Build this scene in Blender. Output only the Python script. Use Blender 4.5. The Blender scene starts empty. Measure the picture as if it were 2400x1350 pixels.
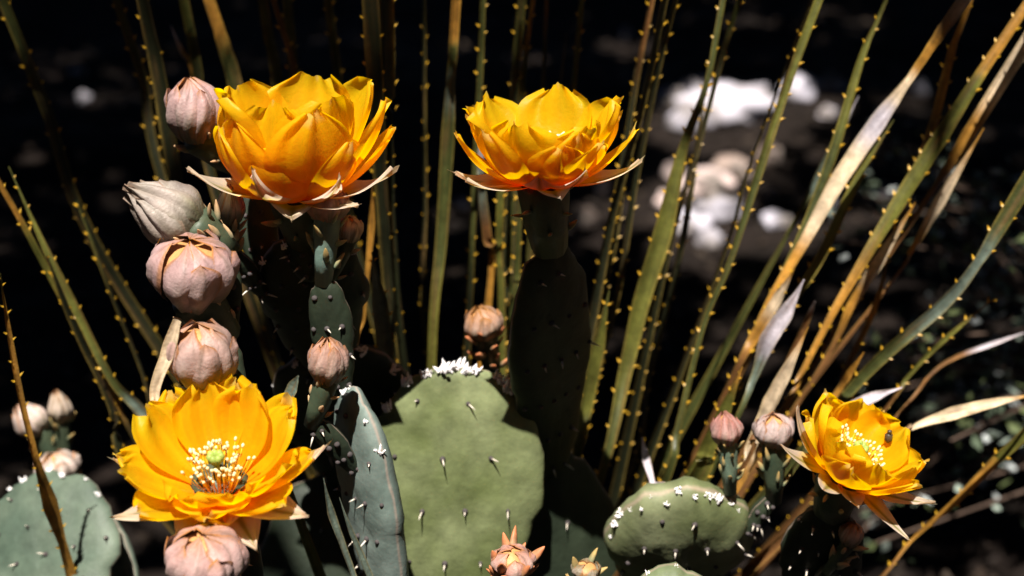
import bpy, math, random
import numpy as np
from mathutils import Vector, Matrix, noise
R_ = math.radians
random.seed(7); rng = np.random.default_rng(7)
scene = bpy.context.scene
col = scene.collection

# ------------------------------------------------------------------ camera, sky, sun, exposure
CAM = Vector((0, 0, 0.78)); PITCH = R_(22)
FW = Vector((0, math.cos(PITCH), -math.sin(PITCH)))
UP = Vector((0, math.sin(PITCH), math.cos(PITCH)))
RT = Vector((1, 0, 0)); FPX = 4000.0
cam = bpy.data.cameras.new('camera'); camo = bpy.data.objects.new('camera', cam); col.objects.link(camo)
camo.location = CAM; camo.rotation_euler = (R_(90) - PITCH, 0, 0)
cam.lens = 60; cam.sensor_width = 36; cam.clip_start = 0.02; cam.clip_end = 500
cam.dof.use_dof = True; cam.dof.focus_distance = 0.76; cam.dof.aperture_fstop = 7.0
scene.camera = camo
SUN = Vector((-0.09, -0.38, 0.92)).normalized()          # towards the sun, nearly overhead
w = bpy.data.worlds.new('World'); scene.world = w; w.use_nodes = True
nt = w.node_tree; bg = nt.nodes['Background']
sky = nt.nodes.new('ShaderNodeTexSky'); sky.sky_type = 'NISHITA'; sky.sun_disc = False
sky.sun_elevation = math.asin(SUN.z); sky.sun_rotation = math.atan2(SUN.x, SUN.y)
sky.altitude = 3000; sky.dust_density = 0.05; sky.air_density = 0.35
nt.links.new(sky.outputs[0], bg.inputs[0]); bg.inputs[1].default_value = 0.05
sl = bpy.data.lights.new('sun', 'SUN'); so = bpy.data.objects.new('sun', sl); col.objects.link(so)
sl.energy = 5.0; sl.angle = R_(0.5); sl.color = (1.0, 0.95, 0.87)
so.rotation_euler = (-SUN).to_track_quat('-Z', 'Y').to_euler(); so.location = (0, 0, 5)
scene.view_settings.view_transform = 'Standard'; scene.view_settings.look = 'None'
scene.view_settings.exposure = 1.25; scene.view_settings.gamma = 1.0
scene.view_settings.use_curve_mapping = False
scene.cycles.max_bounces = 10; scene.cycles.transmission_bounces = 6; scene.cycles.diffuse_bounces = 5

def P(px, py, d):
    return CAM + FW*d + RT*((px-1200)/FPX*d) + UP*((675-py)/FPX*d)
def G(px, py, z=0.0):
    v = FW + RT*((px-1200)/FPX) + UP*((675-py)/FPX)
    return CAM + v*((z-CAM.z)/v.z)
def mm(px, d=0.78): return px*d/FPX

# ------------------------------------------------------------------ materials
def new_mat(name):
    m = bpy.data.materials.new(name); m.use_nodes = True
    n = m.node_tree; n.nodes.clear(); return m, n
def N(n, t, **kw):
    x = n.nodes.new(t)
    for k, v in kw.items(): setattr(x, k, v)
    return x
def leafy(name, transl, rough, spec, scale=(60, 60, 60), amp=0.25, bump=0.0, bscale=900, sat=1.15, colour=None, coat=0.0, gain=1.0):
    """colour from the 'Col' attribute (or fixed), mottled by noise, partly translucent"""
    m, n = new_mat(name); L = n.links.new
    out = N(n, 'ShaderNodeOutputMaterial'); p = N(n, 'ShaderNodeBsdfPrincipled')
    p.inputs['Roughness'].default_value = rough; p.inputs['Specular IOR Level'].default_value = spec
    p.inputs['Coat Weight'].default_value = coat; p.inputs['Coat Roughness'].default_value = 0.25
    tc = N(n, 'ShaderNodeNewGeometry'); nz = N(n, 'ShaderNodeTexNoise'); nz.inputs['Scale'].default_value = scale[0]
    nz.inputs['Detail'].default_value = 6; nz.inputs['Roughness'].default_value = 0.65
    L(tc.outputs['Position'], nz.inputs['Vector'])
    mr = N(n, 'ShaderNodeMapRange'); mr.inputs['From Min'].default_value = 0.3; mr.inputs['From Max'].default_value = 0.7
    mr.inputs['To Min'].default_value = (1-amp)*gain; mr.inputs['To Max'].default_value = (1+amp*0.6)*gain
    L(nz.outputs[0], mr.inputs['Value'])
    mx = N(n, 'ShaderNodeMix', data_type='RGBA', blend_type='MULTIPLY'); mx.inputs[0].default_value = 1
    if colour is None:
        at = N(n, 'ShaderNodeAttribute'); at.attribute_name = 'Col'; L(at.outputs['Color'], mx.inputs[6])
    else: mx.inputs[6].default_value = (*colour, 1)
    L(mr.outputs[0], mx.inputs[7]); L(mx.outputs[2], p.inputs['Base Color'])
    if bump:
        b = N(n, 'ShaderNodeBump'); b.inputs['Strength'].default_value = bump; b.inputs['Distance'].default_value = 0.001
        n2 = N(n, 'ShaderNodeTexNoise'); n2.inputs['Scale'].default_value = bscale; n2.inputs['Detail'].default_value = 4
        L(tc.outputs['Position'], n2.inputs['Vector']); L(n2.outputs[0], b.inputs['Height']); L(b.outputs[0], p.inputs['Normal'])
    if transl > 0:
        t = N(n, 'ShaderNodeBsdfTranslucent'); hs = N(n, 'ShaderNodeHueSaturation'); hs.inputs['Saturation'].default_value = sat
        L(mx.outputs[2], hs.inputs['Color']); L(hs.outputs[0], t.inputs['Color'])
        ms = N(n, 'ShaderNodeMixShader'); ms.inputs[0].default_value = transl
        L(p.outputs[0], ms.inputs[1]); L(t.outputs[0], ms.inputs[2]); L(ms.outputs[0], out.inputs[0])
    else: L(p.outputs[0], out.inputs[0])
    return m
M = {}
M['petal'] = leafy('petal_yellow', 0.70, 0.42, 0.25, (90,), 0.08, 0.25, 500, 1.05)
M['bud'] = leafy('bud_tepal', 0.12, 0.5, 0.3, (160,), 0.25, 0.35, 700, 1.05, gain=.82)
M['sotol'] = leafy('sotol_leaf', 0.15, 0.42, 0.4, (220,), 0.35, 0.3, 900, 1.0, gain=.72)
M['pad'] = leafy('cactus_pad_skin', 0.0, 0.55, 0.22, (70,), 0.35, 0.35, 260, 1.0, gain=.80)
M['ovary'] = leafy('ovary_skin', 0.0, 0.5, 0.3, (120,), 0.25, 0.2, 500, gain=.8)
M['scale'] = leafy('scale_leaf', 0.1, 0.5, 0.3, (300,), 0.3)
M['tooth'] = leafy('sotol_tooth', 0.1, 0.4, 0.4, (200,), 0.2, colour=(0.50, 0.28, 0.02))
M['spine'] = leafy('spine_ivory', 0.0, 0.4, 0.4, (200,), 0.2, colour=(0.62, 0.55, 0.46))
M['wool'] = leafy('areole_wool', 0.0, 0.8, 0.2, (400,), 0.35, colour=(0.78, 0.74, 0.74))
M['areole'] = leafy('areole_brown', 0.0, 0.8, 0.2, (400,), 0.4, colour=(0.06, 0.05, 0.05))
M['stamen'] = leafy('stamen_cream', 0.2, 0.5, 0.3, (300,), 0.1)
M['stigma'] = leafy('stigma_green', 0.1, 0.5, 0.3, (300,), 0.25, colour=(0.28, 0.36, 0.07))
M['rock'] = leafy('limestone', 0.0, 0.9, 0.2, (14,), 0.4, 0.8, 60)
M['litter'] = leafy('leaf_litter', 0.1, 0.8, 0.2, (40,), 0.3)
M['shrub'] = leafy('shrub_leaf', 0.2, 0.6, 0.3, (60,), 0.3)
M['twig'] = leafy('twig_bark', 0.0, 0.85, 0.15, (90,), 0.4, colour=(0.09, 0.06, 0.045))
M['bark'] = leafy('tree_bark', 0.0, 0.9, 0.15, (25,), 0.5, 0.8, 40, colour=(0.10, 0.075, 0.055))
M['crown'] = leafy('shade_oak_leaf', 0.12, 0.5, 0.3, (8,), 0.3, colour=(0.022, 0.036, 0.012))
M['dry'] = leafy('dry_leaf', 0.12, 0.6, 0.25, (160,), 0.35, 0.3, 700, 1.0, gain=.75)
M['beetle'] = leafy('beetle_shell', 0.0, 0.35, 0.5, (300,), 0.3, colour=(0.05, 0.035, 0.02))
m, n = new_mat('soil'); L = n.links.new
out = N(n, 'ShaderNodeOutputMaterial'); p = N(n, 'ShaderNodeBsdfPrincipled'); p.inputs['Roughness'].default_value = 0.95
p.inputs['Specular IOR Level'].default_value = 0.1
g = N(n, 'ShaderNodeNewGeometry'); a = N(n, 'ShaderNodeTexNoise'); a.inputs['Scale'].default_value = 9; a.inputs['Detail'].default_value = 9
L(g.outputs['Position'], a.inputs['Vector']); r = N(n, 'ShaderNodeValToRGB')
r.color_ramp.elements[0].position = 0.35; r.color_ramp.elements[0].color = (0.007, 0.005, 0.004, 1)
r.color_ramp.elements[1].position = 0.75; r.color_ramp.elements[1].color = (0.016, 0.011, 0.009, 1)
L(a.outputs[0], r.inputs[0]); L(r.outputs[0], p.inputs['Base Color'])
b = N(n, 'ShaderNodeBump'); b.inputs['Distance'].default_value = 0.02; L(a.outputs[0], b.inputs['Height']); L(b.outputs[0], p.inputs['Normal'])
L(p.outputs[0], out.inputs[0]); M['soil'] = m

# ------------------------------------------------------------------ object helpers
WO = {}; PADV = {}; ENDS = []
def reg(o, parent, origin):
    WO[o] = Vector(origin)
    if parent is not None: o.parent = parent; o.location = WO[o] - WO[parent]
    else: o.location = WO[o]
    col.objects.link(o); return o
def add(name, V, F, mat, parent=None, origin=None, cols=None, smooth=True):
    V = np.asarray([tuple(v) for v in V] if not isinstance(V, np.ndarray) else V, dtype=np.float64)
    if origin is None: origin = Vector(V.mean(axis=0))
    me = bpy.data.meshes.new(name)
    me.from_pydata((V - np.array(origin)).tolist(), [], F)
    if cols is not None:
        ca = me.color_attributes.new('Col', 'FLOAT_COLOR', 'POINT')
        c = np.ones((len(V), 4), dtype=np.float32); c[:, :3] = np.asarray(cols)[:, :3]
        ca.data.foreach_set('color', c.ravel())
    if smooth: me.polygons.foreach_set('use_smooth', [True]*len(me.polygons))
    me.materials.append(mat)
    return reg(bpy.data.objects.new(name, me), parent, origin)
def inst(name, me, parent, pos, zdir, scale, roll=0.0):
    """shared mesh placed with its +Z along zdir"""
    o = bpy.data.objects.new(name, me)
    reg(o, parent, pos)
    q = zdir.to_track_quat('Z', 'Y') @ Matrix.Rotation(roll, 4, 'Z').to_quaternion()
    o.rotation_mode = 'QUATERNION'; o.rotation_quaternion = q
    o.scale = scale if hasattr(scale, '__len__') else (scale,)*3
    return o
def thing(name, label, cat, loc, group=None):
    o = bpy.data.objects.new(name, None); o.empty_display_size = 0.02
    reg(o, None, loc); o['label'] = label; o['category'] = cat
    if group: o['group'] = group
    return o
def tag(o, label, cat, group=None):
    o['label'] = label; o['category'] = cat
    if group: o['group'] = group
def mesh_of(name, V, F, mat, cols=None, smooth=True):
    me = bpy.data.meshes.new(name); me.from_pydata([tuple(v) for v in V], [], F)
    if cols is not None:
        ca = me.color_attributes.new('Col', 'FLOAT_COLOR', 'POINT')
        for i, c in enumerate(cols): ca.data[i].color = (*c, 1)
    if smooth: me.polygons.foreach_set('use_smooth', [True]*len(me.polygons))
    me.materials.append(mat); return me
def lathe(prof, seg=12, squash=1.0):
    V, F = [], []
    for r_, z in prof:
        for k in range(seg):
            a_ = 2*math.pi*k/seg; V.append((r_*math.cos(a_), r_*math.sin(a_)*squash, z))
    for i in range(len(prof)-1):
        for k in range(seg):
            k2 = (k+1) % seg; F.append((i*seg+k, i*seg+k2, (i+1)*seg+k2, (i+1)*seg+k))
    F.append(tuple(range(seg))[::-1]); F.append(tuple((len(prof)-1)*seg+k for k in range(seg)))
    return V, F
def lerp(a_, b_, t): return tuple(x+(y-x)*t for x, y in zip(a_, b_))
def sm(t): t = max(0, min(1, t)); return t*t*(3-2*t)
def frame(axis):
    ax = Vector(axis).normalized()
    e1 = Vector((1, 0, 0)); e1 = (e1 - ax*e1.dot(ax)).normalized()
    return ax, e1, ax.cross(e1)          # e2 points away from the camera when ax is up

# shared small meshes
SPINE = mesh_of('spine', *lathe([(0.05, 0), (0.04, 0.5), (0.006, 1.0)], 6), M['spine'])
V_, F_ = lathe([(0.55, 0), (0.5, 0.35), (0.25, 0.6)], 8); AREOLE = mesh_of('areole', V_, F_, M['areole'])
def tuft_mesh(k, mat, seed):
    rr = random.Random(seed); V, F = [], []
    for i in range(k):
        d = Vector((rr.gauss(0, 0.45), rr.gauss(0, 0.45), 1)).normalized(); b_ = Vector((rr.uniform(-.4, .4), rr.uniform(-.4, .4), 0))
        s = d.cross(Vector((0, 1, 0.1))).normalized(); q = d.cross(s); r0 = rr.uniform(.07, .16); l_ = rr.uniform(.5, 1.1); o = len(V)
        for a_ in range(4):
            c_ = s*math.cos(a_*math.pi/2)+q*math.sin(a_*math.pi/2); V += [b_+c_*r0, b_+d*l_*.7+c_*r0*.9]
        V.append(b_+d*l_)
        for a_ in range(4):
            x, y = 2*a_, 2*((a_+1) % 4); F += [(o+x, o+y, o+y+1, o+x+1), (o+x+1, o+y+1, o+8)]
    return mesh_of('glochid_tuft', V, F, mat)
TUFTS = [tuft_mesh(14, M['wool'], s) for s in (1, 2, 3)]
# fleshy pointed scale leaf, +Z along its length
def scale_mesh(c0, c1):
    prof = [(0.12, 0), (0.2, 0.15), (0.21, 0.4), (0.15, 0.7), (0.06, 0.93), (0.01, 1.0)]
    V, F = lathe(prof, 8, 0.6)
    V = [(x + 0.12*z*z, y, z) for x, y, z in V]
    return mesh_of('scale_leaf', V, F, M['scale'], [lerp(c0, c1, sm(v[2]*1.1)) for v in V])
SC_RED = scale_mesh((0.22, 0.24, 0.14), (0.5, 0.17, 0.07))
SC_TAN = scale_mesh((0.25, 0.26, 0.16), (0.55, 0.33, 0.17))
SC_GRN = scale_mesh((0.16, 0.23, 0.15), (0.42, 0.28, 0.10))

YEL = (0.97, 0.58, 0.005); YEL2 = (0.98, 0.66, 0.012); ORG = (0.95, 0.37, 0.003)
CREAM = (0.88, 0.74, 0.58); OLIVE = (0.30, 0.26, 0.03)

# ------------------------------------------------------------------ petals
def petal_mesh(base, fr, phi, L_, W_, th, cup=1.0, ruf=0.06, tip=0.0, kind='inner', seed=0, nu=20, nv=24, twist=0.0, r0=0.006, fold=0.0):
    ax, e1, e2 = fr; rr = random.Random(seed)
    Rd = e1*math.cos(phi)+e2*math.sin(phi); B = ax.cross(Rd)
    th = [R_(x) for x in th]; ph = [rr.uniform(0, 6.28) for _ in range(6)]
    V, C, F = [], [], []
    c = base + Rd*r0; dt = 1.0/nu; cen = []
    for i in range(nu+1):
        t = i*dt; a_ = (1-t)**2*th[0]+2*t*(1-t)*th[1]+t*t*th[2]
        T = Rd*math.sin(a_)+ax*math.cos(a_); Nn = ax*math.sin(a_)-Rd*math.cos(a_)     # inward / upper side
        cen.append((c.copy(), T, Nn)); c = c + T*(L_*dt)
    for i in range(nu+1):
        t = i*dt; c, T, Nn = cen[i]
        if kind == 'inner':
            tm = 0.66; wd = (0.34+0.66*sm(t/tm)) if t < tm else max(0.0, 1-((t-tm)/(1-tm))**3.2)**0.5
            wd = max(wd, 0.42)
        elif kind == 'mid':
            tm = 0.58; wd = (0.36+0.64*sm(t/tm)) if t < tm else max(0.0, 1-((t-tm)/(1-tm))**2.4)**0.6
            wd = max(wd, 0.20)
        else:
            tm = 0.42; wd = (0.45+0.55*sm(t/tm)) if t < tm else max(0.0, 1-((t-tm)/(1-tm))**1.25)
            wd = max(wd, 0.015)
        hw = W_/2*wd
        rad = max((c-base).dot(Rd), 0.008)
        for j in range(nv+1):
            s = 2*j/nv-1
            k = s*hw
            inward = cup*k*k/(2*max(rad*1.15, 0.012))
            rz = ruf*W_*(t**2.5)*(math.sin(3.1*s+ph[0]+2*t)*0.5+math.sin(6.3*s+ph[1])*0.35*abs(s)+0.45*math.sin(10*s+ph[2])+0.9*noise.noise(Vector((s*2.5+ph[0], t*2.5, seed*.7))))
            crease = -0.012*W_*math.exp(-(s/0.16)**2)*sm(t*1.5)
            edge = ruf*L_*0.55*sm((t-0.55)/0.45)*(math.sin(4*s+ph[3])*0.6+math.sin(8*s+ph[4])*0.35+0.18*math.sin(15*s+ph[5]))*(1-0.3*abs(s))
            mu = tip*L_*math.exp(-(s/0.09)**2) if i == nu else (0.35*tip*L_*math.exp(-(s/0.16)**2) if i == nu-1 else 0)
            pt = c + B*(k*(1-0.12*cup*abs(s)))*1.0 + Nn*(inward+rz+crease+fold*hw*abs(s)) + T*(edge+mu) + B*(twist*hw*t)
            V.append(pt)
            u = rr.uniform(-.03, .03)
            if kind == 'inner':
                cc = lerp(ORG, YEL, sm(t*2.2+u)); cc = lerp(cc, YEL2, sm((t-.5)*2+u)*0.7)
                if mu > 0.5*tip*L_: cc = lerp(cc, (.95, .8, .4), .4)
            elif kind == 'mid':
                cc = lerp(ORG, YEL, sm(t*2.0+u)); cc = lerp(cc, YEL2, sm((t-.5)*2)*0.5)
                cc = lerp(cc, (0.50, 0.30, 0.02), math.exp(-(s/0.10)**2)*sm((t-.35)*3)*(1-sm((t-.93)*8))*0.6)
                if t > .93 and abs(s) < .5: cc = lerp(cc, (.95, .8, .4), .35)
            else:
                cc = lerp(lerp(ORG, YEL, .6), YEL2, sm(t*2)); k2 = sm((t-0.38+0.12*abs(s)+u)*3.2)
                cc = lerp(cc, CREAM, k2)
                cc = lerp(cc, OLIVE, math.exp(-(s/0.17)**2)*sm((t-.12)*3)*(1-sm((t-.8)*4)*.6)*0.9)
            vn = 1+.13*noise.noise(Vector((s*9+seed, t*1.6, seed*1.3)))+.06*noise.noise(Vector((s*22, t*3, seed)))
            C.append((min(.99, cc[0]*(.5+.5*vn)), cc[1]*vn, cc[2]))
    for i in range(nu):
        for j in range(nv):
            a_ = i*(nv+1)+j; F.append((a_, a_+1, a_+nv+2, a_+nv+1))
    return V, F, C

def scale_leaves(parent, base, fr, r0, r1, h, n_, mesh, size, z0=0.15, z1=1.0, out=55):
    ax, e1, e2 = fr
    for i in range(n_):
        a_ = i*2.39996+random.uniform(-.2, .2); t = z0+(z1-z0)*(i+.5)/n_
        rd = e1*math.cos(a_)+e2*math.sin(a_); o_ = R_(out+random.uniform(-18, 14))
        inst('scale_leaf', mesh, parent, base+ax*(h*t)+rd*(r0+(r1-r0)*t)*0.93, rd*math.sin(o_)+ax*math.cos(o_), size*random.uniform(.75, 1.2), random.uniform(0, 6))

def ovary(name, parent, top, fr, r_top, r_bot, length, colr=(0.04, 0.06, 0.035)):
    """obconical ovary hanging below 'top', returned as a mesh part"""
    ax, e1, e2 = fr; seg = 16; V, F, C = [], [], []
    prof = [(r_top*0.9, 0.002), (r_top, -0.04*length), (r_top*.97, -0.25*length), ((r_top*.55+r_bot*.45), -0.6*length), (r_bot, -1.0*length)]
    for r_, z in prof:
        for k in range(seg):
            a_ = 2*math.pi*k/seg; rr = r_*(1+0.05*math.sin(5*a_+z*300))
            V.append(top+ax*z+(e1*math.cos(a_)+e2*math.sin(a_))*rr); C.append(lerp(colr, (0.08, 0.08, 0.04), random.uniform(0, .5)))
    for i in range(len(prof)-1):
        for k in range(seg):
            k2 = (k+1) % seg; F.append((i*seg+k, (i+1)*seg+k, (i+1)*seg+k2, i*seg+k2))
    F.append(tuple(range(seg))); F.append(tuple((len(prof)-1)*seg+k for k in range(seg))[::-1])
    ENDS.append((parent, top-ax*length, ax.copy(), r_bot))
    return add(name, V, F, M['ovary'], parent, top-ax*length, C)

def blob(V, F, C, p, r, cc, ax=None, st=1.0):
    o = len(V); ax, e1, e2 = frame(ax or Vector((0, 0, 1)))
    V.append(p+ax*r*st); V.append(p-ax*r*st); C += [cc, cc]
    for k in range(6):
        a_ = k*math.pi/3; rd = e1*math.cos(a_)+e2*math.sin(a_)
        V.append(p+rd*r*.87+ax*r*st*.5); V.append(p+rd*r*.87-ax*r*st*.5); C += [cc, cc]
    for k in range(6):
        a_, b_ = o+2+2*k, o+2+2*((k+1) % 6)
        F.extend([(o, a_, b_), (a_, a_+1, b_+1, b_), (o+1, b_+1, a_+1)])
def tube(V, F, C, pts, rad, cc, seg=5):
    o = len(V); n_ = len(pts)
    for i, p_ in enumerate(pts):
        t = (pts[min(i+1, n_-1)]-pts[max(i-1, 0)]).normalized(); s = t.cross(Vector((.3, .9, .2))).normalized(); q = t.cross(s)
        r_ = rad(i/(n_-1)) if callable(rad) else rad
        for k in range(seg):
            a_ = 2*math.pi*k/seg; V.append(p_+(s*math.cos(a_)+q*math.sin(a_))*r_); C.append(cc)
    for i in range(n_-1):
        for k in range(seg):
            k2 = (k+1) % seg; F.append((o+i*seg+k, o+i*seg+k2, o+(i+1)*seg+k2, o+(i+1)*seg+k))
    F.append(tuple(o+k for k in range(seg))[::-1]); F.append(tuple(o+(n_-1)*seg+k for k in range(seg)))

def flower(parent, base, axis, petals, S=1.0, ov_len=0.035, ov_axis=None, label=None, stam=110, seed=0, r_ov=0.012, sc=None, upright=0.0):
    fr = frame(axis); ax, e1, e2 = fr
    fo = ovary('flower', parent, base+ax*0.002, frame(ov_axis or axis), r_ov, r_ov*0.72, ov_len)
    if label: fo['label'] = label
    for i, (kind, phi, L_, W_, th, kw) in enumerate(petals):
        fz = max(0, -math.sin(R_(phi)))*upright
        if kind != 'outer': th = [th[0], th[1]-9*fz, th[2]-22*fz]
        V, F, C = petal_mesh(base, fr, R_(phi), L_*S, W_*S, th, kind=kind, seed=seed*100+i, **kw)
        add('sepal' if kind == 'outer' else 'petal', V, F, M['petal'], fo, base, C)
    # stamens and stigma
    V, F, C = [], [], []; rr = random.Random(seed)
    for i in range(stam):
        a_ = rr.uniform(0, 6.283); o_ = R_(rr.uniform(4, 34)); l_ = rr.uniform(.011, .018)*S
        rd = e1*math.cos(a_)+e2*math.sin(a_); d = rd*math.sin(o_)+ax*math.cos(o_)
        b0 = base+rd*rr.uniform(.003, .008)+ax*.003
        tube(V, F, C, [b0, b0+d*l_*.6, b0+d*l_+ax*.001], .00025*S, (.85, .50, .02), 4)
        blob(V, F, C, b0+d*l_+ax*.001, .00085*S, (.88, .78, .42), d, 1.5)
    so_ = add('stamens', V, F, M['stamen'], fo, base, C); so_['kind'] = 'stuff'
    V, F, C = [], [], []
    tube(V, F, C, [base, base+ax*.010*S, base+ax*.018*S], .0014*S, (1, 1, 1), 8)
    for k in range(7):
        a_ = k*2*math.pi/7; rd = e1*math.cos(a_)+e2*math.sin(a_); blob(V, F, C, base+ax*.0200*S+rd*.0024*S, .0022*S, (1, 1, 1), ax+rd*.3, 1.5)
    add('stigma', V, F, M['stigma'], fo, base)
    ofr = frame(ov_axis or axis)
    scale_leaves(fo, base-ofr[0]*ov_len, ofr, r_ov*.72, r_ov, ov_len, 10, sc or SC_GRN, 0.007, .3, .95, 60)
    return fo

def ring(kind, n_, off, L_, W_, th, jit=8, skip=(), lj=.08, **kw):
    o = []
    for i in range(n_):
        ph = off+360*i/n_+random.uniform(-jit, jit)
        if i in skip: continue
        o.append((kind, ph, L_*(1+random.uniform(-lj, lj)), W_*(1+random.uniform(-.08, .08)), [t+random.uniform(-5, 5) for t in th], dict(kw)))
    return o

# ------------------------------------------------------------------ buds
PINK = (0.46, 0.28, 0.27); PGREY = (0.16, 0.14, 0.09); RUST = (0.42, 0.17, 0.05); PALE = (0.62, 0.48, 0.45)
def bud(parent, base, axis, Rb, H, tm=.45, pp=2.0, q=.5, n_=13, twist=.5, c0=PGREY, c1=PINK, cedge=RUST, core=(0.66, 0.33, 0.12),
        ov_len=.018, r_ov=None, nsc=9, sc=SC_TAN, sc_size=.008, seed=0, label=None, tmax=1.0, ovc=(0.05, 0.075, 0.045), ov_axis=None, wide=1.0):
    rr = random.Random(seed+50); fr = frame(axis); ax, e1, e2 = fr; r_ov = r_ov or Rb*.72
    ofr = frame(ov_axis or axis)
    bo = ovary('bud', parent, base+ax*.001, ofr, r_ov, r_ov*.62, ov_len, ovc)
    if label: bo['label'] = label
    def prof(t):
        r_ = (0.62+.38*math.sin(math.pi/2*t/tm)) if t < tm else max(0, 1-((t-tm)/(1-tm))**pp)**q
        return max(r_, .03)*Rb
    V, F, C = [], [], []; nu, nv = 10, 16                                   # inner heart of the bud
    for i in range(nu+1):
        t = i/nu
        for k in range(nv):
            a_ = 2*math.pi*k/nv; V.append(base+ax*(H*t*.93)+(e1*math.cos(a_)+e2*math.sin(a_))*prof(t)*.9); C.append(lerp(c0, core, sm((t-.4)*2)))
    for i in range(nu):
        for k in range(nv):
            k2 = (k+1) % nv; F.append((i*nv+k, i*nv+k2, (i+1)*nv+k2, (i+1)*nv+k))
    F.append(tuple(nu*nv+k for k in range(nv)))
    add('bud_heart', V, F, M['bud'], bo, base, C)
    for i in range(n_):
        lay = i/n_                                                          # 0 = outermost, short; 1 = innermost, long
        phi = i*2.39996+rr.uniform(-.2, .2); t0 = 0.0; t1 = min(1.0, (.72+.42*lay**.6)*rr.uniform(.93, 1.05)); half = (.52+.36*lay)*wide
        V, F, C = [], [], []; nu, nv = 16, 14; ph = rr.uniform(0, 6)
        lift = Rb*(.17-.15*lay); flare = rr.uniform(0, .10)*(1-lay)
        tint = rr.uniform(-.15, .15)
        for a_ in range(nu+1):
            x = a_/nu; t = t0+(t1-t0)*x
            ws = (.5+.5*sm(x/.4)) if x < .4 else max(.0, 1-((x-.4)/.6)**3.0)**.6
            for b_ in range(nv+1):
                s = 2*b_/nv-1; ang = phi+s*half*ws*(1+.25*x)+twist*t
                r_ = prof(t)+lift+Rb*.05*s*(1 if twist >= 0 else -1)+Rb*flare*sm((x-.6)/.4)-Rb*.15*s*s*ws+Rb*.03*math.sin(4*s+ph+5*x)+Rb*.035*noise.noise(Vector((s*3+ph, x*9, i*3.7)))
                r_ += Rb*.11*math.exp(-(s/.3)**2)*sm(x*2)*(1-sm((x-.8)*4))
                mu = .05*H if a_ == nu else 0
                V.append(base+ax*(H*t+mu+.02*H*lift/Rb)+(e1*math.cos(ang)+e2*math.sin(ang))*r_)
                cc = lerp(c0, c1, sm(x*1.6+tint+.15*s)); cc = lerp(cc, PALE, .5*math.exp(-((x-.55)/.3)**2)*(1-abs(s)))  # base tone deepened for contrast, pale highlight painted along the middle
                cc = lerp(cc, (0.20, 0.19, 0.09), .55*math.exp(-(s/.2)**2)*(1-sm((x-.25)*2.0)))
                cc = lerp(cc, (.10, .08, .05), .55*sm(.1+1.6*noise.noise(Vector((s*5+ph, x*2.2, i*2.3)))))
                cc = lerp(cc, cedge, .75*sm((abs(s)-.72)*5)+.6*sm((x-.9)*10))
                C.append(cc)
        for a_ in range(nu):
            for b_ in range(nv):
                k = a_*(nv+1)+b_; F.append((k, k+1, k+nv+2, k+nv+1))
        add('tepal', V, F, M['bud'], bo, base, C)
    if nsc: scale_leaves(bo, base-ofr[0]*ov_len, ofr, r_ov*.62, r_ov*1.02, ov_len, nsc, sc, sc_size, .25, 1.1, 38)
    return bo

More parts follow.
